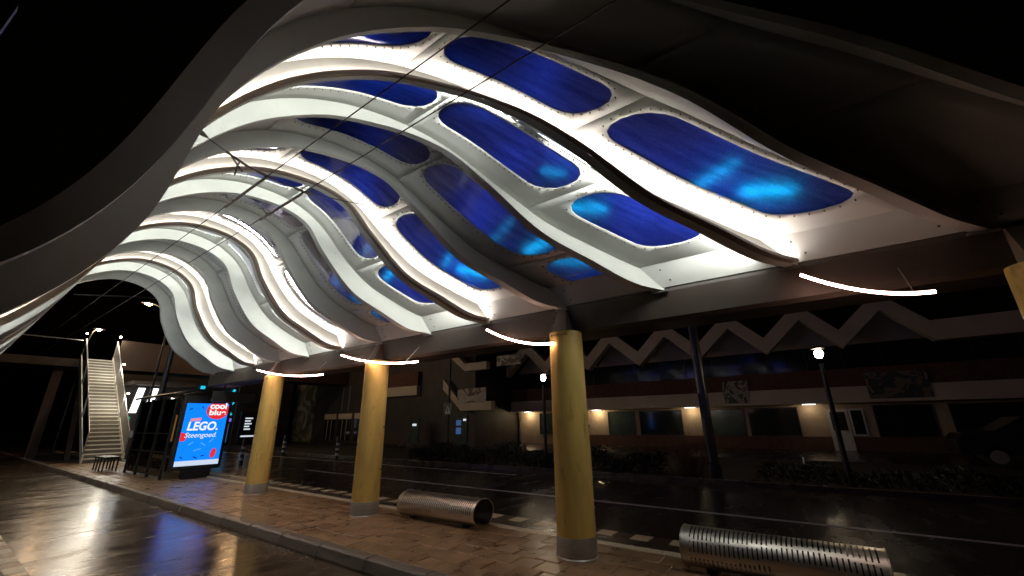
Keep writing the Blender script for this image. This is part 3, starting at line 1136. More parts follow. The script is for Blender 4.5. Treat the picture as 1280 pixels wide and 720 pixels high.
for (dx, dz, L_, an, mt_) in ((0.12, 1.97, 0.09, 0.5, 'ad_navy'), (0.42, 2.02, 0.07, 2.2, 'ad_navy'), (0.60, 1.90, 0.08, -0.5, 'ad_navy'), (0.30, 0.98, 0.14, 0.7, 'ad_cyan'),
                              (0.82, 1.05, 0.15, 0.8, 'ad_cyan'), (0.13, 0.60, 0.09, 2.4, 'ad_navy'), (0.48, 0.58, 0.12, -0.5, 'ad_navy'), (0.66, 0.62, 0.09, 0.2, 'ad_navy'), (0.50, 0.80, 0.2, 0.3, 'ad_cyan'), (0.62, 0.95, 0.16, -0.6, 'ad_cyan')):
    c_, s_ = math.cos(an), math.sin(an)
    hw = 0.014
    MB().poly([(AX + dx - c_ * L_ / 2 + s_ * hw, AY + 0.006, dz - s_ * L_ / 2 - c_ * hw), (AX + dx + c_ * L_ / 2 + s_ * hw, AY + 0.006, dz + s_ * L_ / 2 - c_ * hw),
               (AX + dx + c_ * L_ / 2 - s_ * hw, AY + 0.006, dz + s_ * L_ / 2 + c_ * hw), (AX + dx - c_ * L_ / 2 - s_ * hw, AY + 0.006, dz - s_ * L_ / 2 + c_ * hw)]).build('confetti_stick', M[mt_], scr)
def text(s, size, loc, mt_, parent, shear=0.0, bold=0.0, width=None, align='CENTER'):
    cu = bpy.data.curves.new('lettering', 'FONT')
    cu.body = s
    cu.size = size
    cu.shear = shear
    cu.offset = bold
    cu.align_x = align
    cu.fill_mode = 'FRONT'
    to = bpy.data.objects.new('lettering_source', cu)
    COL.objects.link(to)
    bpy.context.view_layer.update()
    dg = bpy.context.evaluated_depsgraph_get()
    me = bpy.data.meshes.new_from_object(to.evaluated_get(dg))
    bpy.data.objects.remove(to)
    xs = [v.co.x for v in me.vertices]
    sc_ = 1.0
    if width and xs:
        sc_ = width / (max(xs) - min(xs))
    for v in me.vertices:
        v.co = Vector((loc[0] + v.co.x * sc_, loc[1], loc[2] + v.co.y))
    me.materials.clear()
    o = obj('lettering', me, mt_, parent)
    return o
text('LEGO.', 0.34, (AX + 0.52, AY + 0.0045, 1.36), M['ad_white'], scr, 0.12, 0.010, 0.80)
text('Steengoed.', 0.20, (AX + 0.51, AY + 0.0045, 1.15), M['ad_white'], scr, 0.25, 0.0, 0.82)
text('cool', 0.24, (AX + 0.84, AY + 0.003, 1.99), M['ad_white'], scr, 0.0, 0.010, 0.46)
text('blue', 0.22, (AX + 0.84, AY + 0.003, 1.80), M['ad_white'], scr, 0.0, 0.008, 0.46)

# ================================================================== BUS SHELTER behind the poster
sh = thing('bus_shelter', 'dark glass bus shelter behind the blue poster panel', 'bus shelter', (4.5, 18.5, 0))
for yy in (15.95, 17.2, 18.4, 19.6):
    MB().box(4.42, 4.49, yy - 0.035, yy + 0.035, 0.0, 2.36).build('post', M['black'], sh)
    MB().box(5.62, 5.69, yy - 0.035, yy + 0.035, 0.0, 2.36).build('post', M['black'], sh)
for yy in (15.95, 17.2, 18.4):
    for x_ in (4.445,):
        for (za, zb) in ((0.12, 0.72), (0.76, 1.25), (1.29, 2.30)):
            MB().box(x_, x_ + 0.012, yy + 0.04, yy + 1.155, za, zb).build('pane', M['glass'], sh)
    MB().box(5.645, 5.657, yy + 0.04, yy + 1.155, 0.12, 2.30).build('pane', M['glass'], sh)
rl = MB()
for zz in (0.10, 0.74, 1.27):
    rl.box(4.435, 4.475, 15.99, 19.56, zz - 0.02, zz + 0.02)
rl.build('rail', M['black'], sh)
MB().box(4.52, 5.60, 19.59, 19.60, 0.12, 2.30).build('end_pane', M['glass'], sh)
b = MB()
pf = [(4.30 + 1.5 * s / 10, 2.38 + 0.16 * math.sin(math.pi * s / 10)) for s in range(11)]
b.quad_grid([[(x_, 15.8, z_) for x_, z_ in pf], [(x_, 15.8, z_ + 0.06) for x_, z_ in pf], [(x_, 19.9, z_ + 0.06) for x_, z_ in pf], [(x_, 19.9, z_) for x_, z_ in pf], [(x_, 15.8, z_) for x_, z_ in pf]])
b.build('roof', M['black'], sh)
sb_ = MB().box(5.15, 5.55, 16.4, 19.0, 0.44, 0.48)
sb_.box(5.3, 5.36, 16.6, 16.66, 0, 0.44).box(5.3, 5.36, 18.7, 18.76, 0, 0.44)
sb_.build('seat', M['black'], sh)

bn = thing('platform_bench', 'small black slatted bench beside the bus shelter, below the stairs', 'bench', (4.25, 21.2, 0))
for k in range(4):
    MB().box(4.02 + k * 0.11, 4.11 + k * 0.11, 20.4, 21.9, 0.44, 0.475).build('slat', M['black'], bn)
for yy in (20.5, 21.0, 21.4, 21.8):
    b = MB()
    b.box(4.03, 4.07, yy - 0.02, yy + 0.02, 0.0, 0.44)
    b.box(4.39, 4.43, yy - 0.02, yy + 0.02, 0.0, 0.44)
    b.box(4.071, 4.389, yy - 0.02, yy + 0.02, 0.40, 0.438)
    b.build('leg', M['black'], bn)

mast = thing('catenary_mast', 'tall dark steel mast rising behind the bus shelter', 'mast', (5.1, 20.3, 0))
MB().lathe((5.1, 20.3, 0), [(0.16, 0), (0.16, 0.05), (0.105, 0.06), (0.085, 7.0)], 16).build('shaft', M['black'], mast, smooth=True)
MB().tube([(5.1, 20.3, 6.4), (3.6, 20.3, 6.2), (2.0, 20.3, 5.9)], 0.025, 8).build('bracket_arm', M['black'], mast)

# hanging info display under the far canopy end
dsp = thing('hanging_display', 'dark departure display hanging under the far end of the canopy', 'display', (5.2, 14.4, 0))
MB().box(4.75, 5.85, 14.1, 14.22, 2.14, 2.44).build('housing', M['black'], dsp, bevel=0.01)
MB().box(5.0, 5.03, 14.14, 14.17, 2.44, 2.62).box(5.5, 5.53, 14.14, 14.17, 2.44, 2.62).build('hanger', M['black'], dsp)

# ================================================================== STAIRS AND FOOTBRIDGE
st = thing('outdoor_staircase', 'long pale steel staircase with glass balustrades rising to the footbridge', 'staircase', (5.1, 26, 0))
NS = 29
RISE, RUN = 5.2 / NS, 7.6 / NS
sx0, sx1 = 4.42, 5.72
trm = rsm = None
for k in range(NS):
    if trm is None:
        trm = MB().box(sx0, sx1, 0.0, RUN + 0.03, RISE - 0.045, RISE).build('tread', M['stairs'], st, bevel=0.008)
        rsm = MB().box(sx0 + 0.01, sx1 - 0.01, 0.035, 0.05, 0.0, RISE - 0.047).build('riser', M['riser'], st)
        a, b_ = trm, rsm
    else:
        a, b_ = trm.copy(), rsm.copy()
        COL.objects.link(a)
        COL.objects.link(b_)
    base_loc = Vector((0, 26.0 + k * RUN, k * RISE))
    a.location = base_loc
    b_.location = base_loc
for x_ in (sx0 - 0.05, sx1):
    MB().hexa([(x_, 26.0, -0.05), (x_ + 0.05, 26.0, -0.05), (x_ + 0.05, 33.6, 4.95), (x_, 33.6, 4.95), (x_, 26.0, 0.30), (x_ + 0.05, 26.0, 0.30), (x_ + 0.05, 33.6, 5.45), (x_, 33.6, 5.45)]).build('stringer', M['stairs'], st)
for x_ in (sx0 - 0.03, sx1 + 0.02):
    for (ya, yb) in ((26.1, 28.45), (28.6, 30.95), (31.1, 33.5)):
        za, zb = (ya - 26) / 7.6 * 5.2, (yb - 26) / 7.6 * 5.2
        p = MB().hexa([(x_, ya, za + 0.32), (x_ + 0.012, ya, za + 0.32), (x_ + 0.012, yb, zb + 0.32), (x_, yb, zb + 0.32), (x_, ya, za + 1.15), (x_ + 0.012, ya, za + 1.15), (x_ + 0.012, yb, zb + 1.15), (x_, yb, zb + 1.15)])
        p.build('balustrade_panel', M['galv'] if x_ > 5 else M['balustrade'], st)
        r = MB()
        r.tube([(x_, ya, za + 0.1), (x_, ya, za + 1.2), (x_, yb, zb + 1.2), (x_, yb, zb + 0.1)], 0.028, 8)
        r.build('handrail', M['galv'], st, smooth=True)
for x_ in (4.55, 5.55):
    MB().hexa([(x_ - 0.1, 30.0, -0.1), (x_ + 0.1, 30.0, -0.1), (x_ + 0.1, 30.3, -0.1), (x_ - 0.1, 30.3, -0.1), (x_ - 0.1, 32.6, 4.3), (x_ + 0.1, 32.6, 4.3), (x_ + 0.1, 32.9, 4.4), (x_ - 0.1, 32.9, 4.4)]).build('raking_support', M['brown'], st)
for (x_, y_, z_) in ((4.34, 33.55, 6.62), (5.80, 33.55, 6.62), (5.80, 30.9, 4.75), (5.80, 28.4, 3.05)):  # top pair stand on the end posts; lower pair added to brighten the steps
    sl = MB().lathe((x_, y_, z_), [(0.03, 0.0), (0.055, 0.03), (0.03, 0.07)], 10).build('stair_light', M['lamp_white'], st)
    point('stair_lamp', (x_ + (0.12 if x_ < 5 else -0.12), y_ - 0.1, z_ + 0.06), 85.0, (1.0, 0.92, 0.76), 0.05, sl)
fbr = thing('footbridge', 'brown footbridge girder crossing behind the staircase', 'bridge', (8, 35, 0))
MB().box(-6, 24, 33.7, 36.2, 4.75, 5.18).build('deck', M['brown'], fbr)
MB().box(5.95, 24, 33.7, 33.76, 5.18, 6.5).build('parapet', M['brown'], fbr)
MB().tube([(-6, 33.72, 6.25), (4.3, 33.72, 6.25)], 0.03, 6).build('rail', M['galv'], fbr)
for x_ in (-5.0, 3.6, 8.6, 16.0):
    MB().box(x_, x_ + 0.4, 34.6, 35.0, -0.3, 4.75).build('pier', M['brown'], fbr)

# ================================================================== STREET LAMPS
def street_lamp(label, x, y, z, reach, power, colr, mat_head, group, head='arm'):
    t = thing('street_lamp', label, 'street lamp', (x, y, 0), group)
    bx = x - reach
    if head == 'arm':
        MB().tube([(bx, y, -0.12), (bx, y, z - 0.9), (bx + reach * 0.25, y, z - 0.15), (bx + reach * 0.7, y, z + 0.06), (x - math.copysign(0.2, reach), y, z + 0.06)], [0.06, 0.04, 0.035, 0.03, 0.026], 10).build('pole', M['black'], t, smooth=True)
        MB().hexa([(x - 0.28, y - 0.10, z + 0.03), (x + 0.28, y - 0.08, z + 0.03), (x + 0.28, y + 0.08, z + 0.03), (x - 0.28, y + 0.10, z + 0.03), (x - 0.24, y - 0.07, z + 0.12), (x + 0.24, y - 0.05, z + 0.12), (x + 0.24, y + 0.05, z + 0.12), (x - 0.24, y + 0.07, z + 0.12)]).build('lamp_head', M['black'], t, bevel=0.015)
        MB().lathe((x, y, z - 0.05), [(0.05, 0.0), (0.11, 0.03), (0.13, 0.075)], 14).build('lens', mat_head, t, smooth=True)
    else:
        MB().lathe((x, y, -0.1), [(0.075, 0), (0.06, 0.4), (0.045, z - 0.05)], 12).build('pole', M['black'], t, smooth=True)
        MB().lathe((x, y, z + 0.02), [(0.04, -0.03), (0.08, 0.02), (0.095, 0.10), (0.07, 0.16), (0.03, 0.18)], 16).build('lens', mat_head, t, smooth=True)
        MB().lathe((x, y, z + 0.22), [(0.15, 0.0), (0.14, 0.03), (0.04, 0.08)], 16).build('hood', M['black'], t, smooth=True)
    point('lamp_light', (x, y - 0.0, z - 0.14 if head == 'arm' else z + 0.12), power, colr, 0.12, t)
    return t
WARM = (1.0, 0.58, 0.27)
street_lamp('glowing warm street lamp on a gooseneck pole, right of the stair top', 4.99, 25.2, 7.08, -0.95, 230.0, (1.0, 0.68, 0.38), M['lamp_warm'], 'warm street lamps')
street_lamp('glowing warm street lamp right above the top of the stairs', 5.05, 35.5, 7.25, 0.35, 150.0, WARM, M['lamp_warm'], 'warm street lamps')
street_lamp('lit post lamp in front of the white door', 12.9, -0.30, 2.92, 0.0, 70.0, (1.0, 0.76, 0.50), M['lamp_white'], 'low post lamps by the road', 'post')
street_lamp('lit post lamp left of the nearest yellow column, beyond the road', 12.9, 7.90, 2.88, 0.0, 70.0, (1.0, 0.76, 0.50), M['lamp_white'], 'low post lamps by the road', 'post')
street_lamp('glowing warm street lamp behind the middle yellow column over the far road', 12.7, 30.0, 7.5, 1.2, 200.0, WARM, M['lamp_warm'], 'warm street lamps')

pole = thing('dark_pole', 'thick dark pole rising from the hedge between road and building', 'pole', (13.0, 2.6, 0))
MB().lathe((13.0, 2.6, -0.1), [(0.19, 0), (0.19, 0.4), (0.14, 0.45), (0.11, 9.5)], 16).build('shaft', M['black'], pole, smooth=True)
MB().box(12.84, 12.88, 2.5, 2.7, 1.5, 2.2).build('cabinet', M['black'], pole)

# ================================================================== BUILDING ON THE RIGHT
FX = 26.0
bd = thing('station_building', 'long low building with zigzag folded roof edge, cream fascia band and lit ground floor', 'building', (FX, 0, 0))
MB().box(FX + 0.6, FX + 9, -22, 18.6, -0.15, 2.10).build('ground_floor_wall', M['beige_wall'], bd)
MB().box(FX - 0.4, FX + 9, -22, 18.6, 2.25, 2.86).build('fascia_band', M['fascia'], bd)
MB().box(FX - 0.5, FX + 0.6, -22, 18.6, 2.12, 2.245).build('soffit_edge', M['fascia'], bd)
MB().box(FX - 0.30, FX + 9, -22, 18.6, 2.862, 3.72).build('brick_frieze', M['brick'], bd)
MB().box(FX + 0.2, FX + 9, -22, 18.6, 3.722, 4.90).build('window_strip', M['glass_dark'], bd)
for k in range(27):
    yy = -21 + k * 1.5
    MB().box(FX + 0.16, FX + 0.198, yy - 0.03, yy + 0.03, 3.73, 4.89).build('mullion', M['black'], bd)
# brick base below the windows
MB().box(FX + 0.55, FX + 0.598, -22, 15.3, -0.14, 0.55).build('brick_base', M['brick'], bd)
def win(y0, y1, z0, z1, m_):
    w = MB().box(FX + 0.575, FX + 0.596, y0, y1, z0, z1).build('window', M[m_], bd)
    f = MB()
    for (a, c, d, e) in ((y0 - 0.05, y0, z0 - 0.05, z1 + 0.05), (y1, y1 + 0.05, z0 - 0.05, z1 + 0.05), (y0, y1, z0 - 0.05, z0), (y0, y1, z1, z1 + 0.05)):
        f.box(FX + 0.54, FX + 0.597, a, c, d, e)
    f.build('frame', M['dark_wall'], w)
for (a, c, m_) in ((15.45, 16.65, 'glass_green'), (9.6, 11.3, 'glass_green'), (6.7, 9.2, 'glass_dark'), (3.4, 5.4, 'glass_green'), (0.9, 3.1, 'glass_dark'), (-4.2, -2.2, 'glass_dark'), (-7.4, -4.8, 'glass_dark'), (-12, -8, 'glass_dark')):
    win(a, c, 0.60, 1.95, m_)
text('WU', 0.7, (0, 0, 0), M['black'], bd) if False else None
dr = MB().box(FX + 0.50, FX + 0.548, -1.16, -0.34, -0.08, 1.86).build('door', M['door_white'], bd)
MB().box(FX + 0.49, FX + 0.499, -1.05, -0.46, 0.85, 1.72).build('door_pane', M['glass_dark'], dr)
MB().tube([(FX + 0.46, -1.06, 0.80), (FX + 0.46, -0.95, 0.80)], 0.015, 6).build('handle', M['galv'], dr)
sw = MB().box(FX + 0.51, FX + 0.548, -1.78, -1.20, 0.60, 1.86).build('side_window', M['door_white'], bd)
MB().box(FX + 0.50, FX + 0.509, -1.70, -1.28, 0.68, 1.78).build('pane', M['glass_dark'], sw)
for k, (yy, pw) in enumerate(((17.5, 24), (12.0, 24), (6.05, 12), (0.3, 5))):
    so = MB().box(FX + 0.12, FX + 0.30, yy - 0.28, yy + 0.28, 2.085, 2.118).build('soffit_lamp', M['tube_light'], bd)
    point('soffit_light', (FX + 0.2, yy, 1.98), pw, (1.0, 0.78, 0.48), 0.08, so)
pd = MB().box(FX - 0.44, FX - 0.402, 2.80, 4.05, 2.22, 3.42).build('mural_board', M['mural_a'], bd)
MB().box(FX - 0.44, FX - 0.402, -4.25, -2.10, 2.26, 3.45).build('mural_board', M['mural_b'], bd)
MB().tube([(FX + 0.5, 18.35, -0.1), (FX + 0.5, 18.35, 1.6), (FX + 0.35, 18.1, 2.0), (FX + 0.3, 18.1, 2.1)], 0.05, 8).build('downpipe', M['galv'], bd)
# folded roof: zigzag fascia with grey gables behind
AP = [16.4, 13.2, 10.0, 6.55, 3.14, -0.10, -3.20]
VAL = [14.8, 11.6, 8.2, 4.85, 1.55, -1.55, -4.7]
zz = []
for a, v in zip(AP, VAL):
    zz += [(a, 7.0), (v, 5.42)]
zz = [(18.2, 5.42)] + zz + [(-22.0, 5.62)]
TH = 0.86
x0f, x1f = FX - 1.5, FX - 0.9
rows = [[(x0f, y_, z_ - TH) for y_, z_ in zz], [(x0f, y_, z_) for y_, z_ in zz], [(x1f, y_, z_) for y_, z_ in zz], [(x1f, y_, z_ - TH) for y_, z_ in zz], [(x0f, y_, z_ - TH) for y_, z_ in zz]]
MB().quad_grid(rows).build('zigzag_fascia', M['fascia'], bd)
rows = [[(x1f + 0.004, y_, z_ - 0.2) for y_, z_ in zz], [(FX + 9, y_, z_ - 0.2) for y_, z_ in zz]]
MB().quad_grid(rows).build('folded_roof', M['dark_wall'], bd, solid=0.12)
for k in range(len(AP)):
    yl = VAL[k - 1] if k else 18.2
    yr = VAL[k]
    MB().hexa([(FX + 0.1, yr, 4.905), (FX + 0.19, yr, 4.905), (FX + 0.19, yl, 4.905), (FX + 0.1, yl, 4.905), (FX + 0.1, AP[k] - 0.05, 6.72), (FX + 0.19, AP[k] - 0.05, 6.72), (FX + 0.19, AP[k] + 0.05, 6.72), (FX + 0.1, AP[k] + 0.05, 6.72)]).build('gable', M['grey_wall'], bd)

# taller dark block to the left of it
LX = 21.6
bl = thing('dark_shop_block', 'dark brown shop block with diagonal cream bands left of the lit building', 'building', (LX, 30, 0))
MB().box(LX, LX + 8, 18.7, 62, -0.15, 9.0).build('wall', M['dark_wall'], bl)
MB().box(LX - 0.35, LX - 0.002, 24.2, 29.0, 3.45, 4.15).build('cream_band', M['fascia'], bl)
MB().box(LX - 0.30, LX - 0.002, 24.2, 29.0, 4.152, 5.2).build('brick_band', M['brick'], bl)
for pts in ([(20.3, 6.3), (19.9, 6.3), (18.75, 5.35), (16.9, 5.35), (16.9, 4.85), (18.9, 4.85)],):
    MB().hexa([(LX - 0.9, 20.5, 5.95), (LX - 0.5, 20.5, 5.95), (LX - 0.5, 18.9, 4.75), (LX - 0.9, 18.9, 4.75), (LX - 0.9, 20.5, 6.5), (LX - 0.5, 20.5, 6.5), (LX - 0.5, 18.9, 5.25), (LX - 0.9, 18.9, 5.25)]).build('diagonal_band', M['fascia'], bl)
    MB().box(LX - 0.9, LX - 0.5, 17.0, 18.895, 4.75, 5.25).build('level_band', M['fascia'], bl)
MB().hexa([(LX - 0.5, 21.3, 3.7), (LX - 0.1, 21.3, 3.7), (LX - 0.1, 19.6, 2.25), (LX - 0.5, 19.6, 2.25), (LX - 0.5, 21.3, 4.4), (LX - 0.1, 21.3, 4.4), (LX - 0.1, 19.6, 2.75), (LX - 0.5, 19.6, 2.75)]).build('diagonal_band', M['fascia'], bl)
MB().box(LX - 0.5, LX - 0.1, 16.9, 19.595, 2.2, 2.75).build('level_band', M['fascia'], bl)
MB().box(LX - 0.56, LX - 0.504, 17.3, 19.8, 2.70, 3.62).build('poster_board', M['poster'], bl)
MB().box(LX - 0.56, LX - 0.504, 14.5, 16.4, 4.9, 5.55).build('poster_board', M['poster'], bl)
MB().box(LX - 0.12, LX - 0.003, 38.8, 46.0, -0.1, 5.4).build('painted_wall', M['mural_c'], bl)
for (a, c) in ((32.6, 34.6), (35.0, 36.8), (29.6, 32.2)):
    s = MB().box(LX - 0.08, LX - 0.003, a, c, 1.85, 2.3).build('shop_fascia', M['fascia'], bl)
    w = MB().box(LX - 0.06, LX - 0.004, a + 0.1, c - 0.1, 0.1, 1.8).build('shop_window', M['glass_dark'], bl)
    for q in (0.33, 0.66):
        MB().box(LX - 0.09, LX - 0.061, a + (c - a) * q - 0.03, a + (c - a) * q + 0.03, 0.1, 1.8).build('mullion', M['grey_wall'], w)
MB().box(LX - 0.06, LX - 0.004, 33.2, 33.35, 2.5, 4.6).build('light_pipe', M['galv'], bl)
MB().box(LX - 0.06, LX - 0.004, 34.2, 34.35, 2.5, 4.6).build('light_pipe', M['galv'], bl)
sc_ = MB().box(LX - 0.08, LX - 0.004, 19.3, 20.4, 0.1, 1.95).build('display_case', M['glass_green'], bl)
MB().box(LX - 0.10, LX - 0.081, 19.85, 20.3, 1.25, 1.6).build('screen', M['display_blue'], sc_)
MB().box(LX - 0.10, LX - 0.081, 19.85, 20.3, 0.7, 1.12).build('screen', M['display_blue'], sc_)
MB().box(LX - 0.10, LX - 0.081, 19.4, 19.65, 1.55, 1.68).build('screen', M['display_white'], sc_)

bo = thing('info_board', 'grey leaning notice board on splayed legs before the dark shop block', 'notice board', (20.4, 23.3, 0))
MB().box(20.35, 20.42, 22.75, 23.75, 0.12, 1.75).build('board', M['glass_green'], bo, bevel=0.02)
lg = MB()
for yy in (22.8, 23.7):
    MB().tube([(20.34, yy, 0.6), (19.7, yy + 0.25, -0.08)], 0.03, 6).build('leg', M['galv'], bo)
MB().box(20.335, 20.349, 23.0, 23.4, 1.25, 1.40).build('notice', M['display_white'], bo)

# pedestrian crossing sign
ps = thing('road_sign', 'dark post with a white triangle crossing sign before the shop block', 'road sign', (18.0, 17.6, 0))
MB().lathe((18.0, 17.6, -0.1), [(0.07, 0), (0.06, 5.6)], 10).build('post', M['black'], ps, smooth=True)
MB().box(17.90, 17.93, 17.25, 17.95, 1.85, 2.55).build('plate', M['black'], ps)
tri = MB()
tri.poly([(17.896, 17.85, 1.95), (17.896, 17.35, 1.95), (17.896, 17.60, 2.45)])
tri.build('triangle', M['door_white'], ps)
pg = MB()
pg.poly([(17.892, 17.63, 2.30), (17.892, 17.57, 2.30), (17.892, 17.57, 2.24), (17.892, 17.63, 2.24)])
pg.poly([(17.892, 17.64, 2.23), (17.892, 17.56, 2.23), (17.892, 17.55, 2.10), (17.892, 17.65, 2.10)])
pg.poly([(17.892, 17.69, 1.99), (17.892, 17.65, 1.99), (17.892, 17.60, 2.10), (17.892, 17.64, 2.10)])
pg.poly([(17.892, 17.55, 1.99), (17.892, 17.51, 1.99), (17.892, 17.56, 2.10), (17.892, 17.60, 2.10)])
pg.build('walking_figure', M['black'], ps)

# ================================================================== FAR SHOPFRONTS left of the columns
ks = thing('lit_kiosk', 'distant kiosk with cyan neon and lit displays behind the poster panel', 'kiosk', (12, 42, 0))
MB().box(7.0, 20.5, 41.2, 48, -0.15, 6.0).build('wall', M['dark_wall'], ks)
for (x_, a, c) in ((14.9, 2.3, 4.4),):
    MB().tube([(x_ + 0.5, 41.0, a), (x_ + 0.1, 41.0, a + 0.5), (x_ + 0.5, 41.0, a + 1.0), (x_ + 0.1, 41.0, a + 1.5), (x_ + 0.45, 41.0, c)], 0.10, 8).build('neon_tube', M['neon'], ks)
    MB().box(x_ - 0.1, x_ + 0.6, 41.0, 41.1, a - 0.55, a - 0.28).build('violet_light', M['neon_violet'], ks)
MB().box(14.4, 15.4, 41.0, 41.1, 0.1, 1.6).build('blue_window', M['display_blue'], ks)
for (x_) in (10.9, 12.8):
    MB().box(x_, x_ + 0.30, 41.0, 41.1, 3.9, 4.6).build('neon_panel', M['neon'], ks)
ib = thing('departure_screen', 'dark totem with rows of white text left of the farthest yellow column', 'display', (16.6, 39.9, 0))
MB().box(15.8, 17.5, 39.9, 40.1, -0.1, 2.5).build('case', M['black'], ib)
for k, (a, c) in enumerate(((0.15, 0.75), (0.15, 0.6), (0.15, 0.7), (0.15, 0.55), (0.15, 0.65))):
    MB().box(16.0 + a, 16.0 + c, 39.88, 39.898, 1.95 - k * 0.22, 2.06 - k * 0.22).build('text_row', M['display_white'], ib)
MB().box(16.0, 17.2, 39.88, 39.898, 0.50, 0.62).build('text_row', M['display_white'], ib)
pvn = thing('lit_waiting_room', 'waiting room with slanted white light tubes seen above the bus shelter', 'building', (8, 31, 0))
MB().box(6.3, 9.2, 30.4, 33.0, 3.7, 3.9).build('roof', M['dark_wall'], pvn)
MB().box(6.3, 9.2, 32.8, 32.98, -0.15, 3.69).build('back_wall', M['dark_wall'], pvn)
for x_ in (6.35, 7.7, 9.05):
    MB().box(x_, x_ + 0.08, 30.45, 30.53, -0.15, 3.69).build('post', M['black'], pvn)
for (x_) in (6.55, 7.15):
    MB().hexa([(x_, 30.9, 2.2), (x_ + 0.30, 30.9, 2.2), (x_ + 0.30, 30.98, 2.2), (x_, 30.98, 2.2), (x_ + 0.15, 30.9, 3.55), (x_ + 0.45, 30.9, 3.55), (x_ + 0.45, 30.98, 3.55), (x_ + 0.15, 30.98, 3.55)]).build('light_panel', M['tube_light'], pvn)
MB().box(8.3, 8.55, 30.9, 30.98, 2.6, 3.3).build('light_panel', M['tube_light'], pvn)
MB().box(6.5, 6.72, 31.2, 31.3, 1.7, 2.0).build('green_glow_panel', emit('green_panel_glow', (0.02, 0.5, 0.28), 0.8), pvn)  # green, amber and pale glows added here to lighten the view through the shelter
for x_ in (7.6, 8.5):
    MB().box(x_, x_ + 0.38, 31.2, 31.3, 0.6, 2.1).build('amber_glow_panel', emit('amber_panel_glow', (0.75, 0.36, 0.10), 0.28), pvn)
MB().box(6.7, 7.2, 31.2, 31.3, 0.9, 1.25).build('pale_glow_panel', emit('pale_panel_glow', (0.6, 0.6, 0.55), 0.12), pvn)

# bollards by the far road
for n_, (x_, y_) in enumerate(((11.9, 18.9), (11.9, 24.0), (8.4, 20.4))):
    bb = thing('bollard', ('black and white banded bollard between the two far yellow columns', 'black and white banded bollard farther along the far kerb', 'black and white banded bollard left of the farthest yellow column')[n_], 'bollard', (x_, y_, 0), 'banded bollards')
    MB().lathe((x_, y_, RD), [(0.08, 0), (0.08, 0.95), (0.05, 1.02)], 14).build('post', M['black'], bb, smooth=True)
    for zz_ in (0.15, 0.38, 0.6):
        MB().lathe((x_, y_, RD), [(0.083, zz_), (0.083, zz_ + 0.10)], 14).build('band', M['door_white'], bb)

# ================================================================== PLANTING, CAR
def hedge_block(label, x0, x1, y0, y1, h, n, group):
    t = thing('hedge', label, 'hedge', ((x0 + x1) / 2, (y0 + y1) / 2, 0), group)
    r = random.Random(int(y0 * 10) + 3)
    b = MB()
    for _ in range(n):
        px, py = r.uniform(x0, x1), r.uniform(y0, y1)
        top = h * (0.72 + 0.2 * math.sin(py * 2.1) + 0.12 * math.sin(py * 5.3 + 1))
        pz = -0.05 + top * (r.random() ** 0.6)
        s = r.uniform(0.03, 0.07)
        d = Vector((r.gauss(0, 1), r.gauss(0, 1), r.gauss(0, 0.7))).normalized()
        e = d.orthogonal().normalized()
        f_ = d.cross(e)
        c_ = Vector((px, py, pz))
        b.poly([c_ - e * s, c_ + f_ * s * 0.5, c_ + e * s, c_ - f_ * s * 0.5])
    b.build('foliage', M['leaf'], t)
    s_ = MB()
    for k in range(int((y1 - y0) * 2.5)):
        yy = y0 + (k + 0.5) / 2.5
        xx = (x0 + x1) / 2 + r.uniform(-0.2, 0.2)
        s_.tube([(xx, yy, -0.06), (xx + r.uniform(-.1, .1), yy + r.uniform(-.1, .1), h * 0.6)], [0.02, 0.008], 5)
    s_.build('stems', M['twig'], t)
    return t
hedge_block('low dark hedge along the road behind the nearest yellow column', 12.6, 13.7, 4.0, 10.5, 0.80, 7000, 'low dark hedges')
hedge_block('low dark hedge along the road right of the thick dark pole', 12.8, 14.2, -6.5, 1.6, 0.45, 6000, 'low dark hedges')
hedge_block('low dark hedge along the road before the dark shop block', 12.6, 13.6, 10.9, 14.8, 0.75, 4200, 'low dark hedges')
bu = thing('bare_bush', 'bare reddish bush beside the thick dark pole', 'bush', (13.2, 3.2, 0))
b = MB()
r = random.Random(5)
for k in range(130):
    a = r.uniform(0, 6.28)
    sp2 = r.uniform(0.1, 0.75)
    hh = r.uniform(0.6, 1.25)
    x_, y_ = 13.2 + r.gauss(0, 0.12), 3.25 + r.gauss(0, 0.18)
    p1 = (x_ + math.cos(a) * sp2 * 0.4, y_ + math.sin(a) * sp2 * 0.6, hh * 0.5)
    p2 = (x_ + math.cos(a) * sp2, y_ + math.sin(a) * sp2 * 1.3, hh)
    b.tube([(x_, y_, -0.06), p1, p2], [0.010, 0.007, 0.003], 4, cap=False)
    b.tube([p1, (p1[0] + r.gauss(0, .15), p1[1] + r.gauss(0, .2), p1[2] + 0.35)], [0.005, 0.002], 4, cap=False)
b.build('twigs', M['twig'], bu)

mk = thing('marker_post', 'thin white marker post leaning in the verge below the white door', 'post', (14.0, 0.6, 0))
MB().tube([(14.0, 0.62, -0.06), (14.02, 0.55, 0.48)], 0.022, 8).build('shaft', M['door_white'], mk)

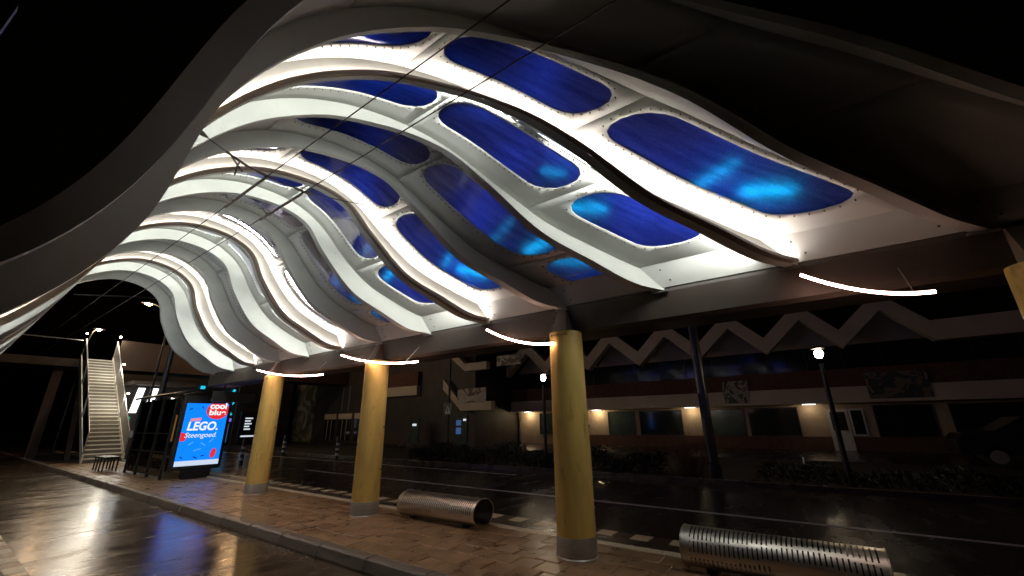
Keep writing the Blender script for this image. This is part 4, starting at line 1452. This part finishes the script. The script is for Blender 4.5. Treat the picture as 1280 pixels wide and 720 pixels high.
car = thing('parked_car', 'dark car parked in shadow at the right edge', 'car', (20.5, -5.6, 0))
pr = [(-3.45, 0.35), (-3.45, 0.75), (-3.62, 0.92), (-4.35, 1.02), (-5.0, 1.42), (-6.6, 1.46), (-7.5, 1.0), (-7.75, 0.9), (-7.75, 0.35)]
b = MB()
b.quad_grid([[(19.6, y_, z_ - 0.05) for y_, z_ in pr], [(19.62 + 0.02, y_, z_) for y_, z_ in pr], [(21.34, y_, z_) for y_, z_ in pr], [(21.36, y_, z_ - 0.05) for y_, z_ in pr]])
b.f.append(tuple(range(9)))
b.f.append(tuple(range(27, 36))[::-1])
b.build('body', M['car'], car, bevel=0.04)
MB().poly([(19.595, -4.45, 1.0), (19.595, -7.3, 1.0), (19.60, -6.5, 1.36), (19.60, -5.1, 1.36)]).build('side_windows', M['glass_dark'], car, solid=0.01)
MB().tube([(19.58, -4.0, 0.94), (19.58, -7.6, 0.97)], 0.012, 6).build('trim', M['chrome'], car)
MB().tube([(19.58, -4.42, 1.0), (19.58, -4.95, 1.33)], 0.012, 6).build('trim', M['chrome'], car)
MB().box(19.7, 19.95, -3.47, -3.44, 0.62, 0.76).build('headlight', M['chrome'], car)
MB().box(21.0, 21.25, -3.47, -3.44, 0.62, 0.76).build('headlight', M['chrome'], car)
for (x_, y_) in ((19.60, -4.25), (19.60, -6.95), (21.2, -4.25), (21.2, -6.95)):
    w = MB().tube([(x_, y_, 0.25), (x_ + 0.18, y_, 0.25)], 0.32, 20).build('wheel', M['tyre'], car)
    MB().tube([(x_ - 0.006, y_, 0.25), (x_ + 0.01, y_, 0.25)], 0.20, 16).build('rim', M['galv'], w)

# corner of an overhead panel at the top left of the view
cp = thing('overhead_panel', 'corner of a dark overhead panel with beige trim at the upper left', 'panel', (-0.9, 6.0, 0))
pp = [(-0.52, 5.80), (-0.49, 5.70), (-0.50, 5.20), (-1.6, 4.9), (-1.8, 6.2), (-0.6, 6.3)]
pp = [(-0.535, 6.05), (-0.49, 5.72), (-0.535, 5.12), (-0.72, 4.55), (-1.9, 4.5), (-1.9, 6.4), (-0.7, 6.4)]
MB().quad_grid([[(x_, 6.0, z_) for x_, z_ in pp], [(x_, 6.12, z_) for x_, z_ in pp]], closed=True).build('trim', M['fascia'], cp)
ci = [((x_ + 1.3) * 0.965 - 1.3, (z_ - 5.5) * 0.965 + 5.5) for x_, z_ in pp]
MB().poly([(x_, 6.05, z_) for x_, z_ in ci]).build('face', mat('teal_panel_face', (0.02, 0.05, 0.06), 0.4), cp, solid=0.02)

# fix parenting: children are modelled in world space
bpy.context.view_layer.update()
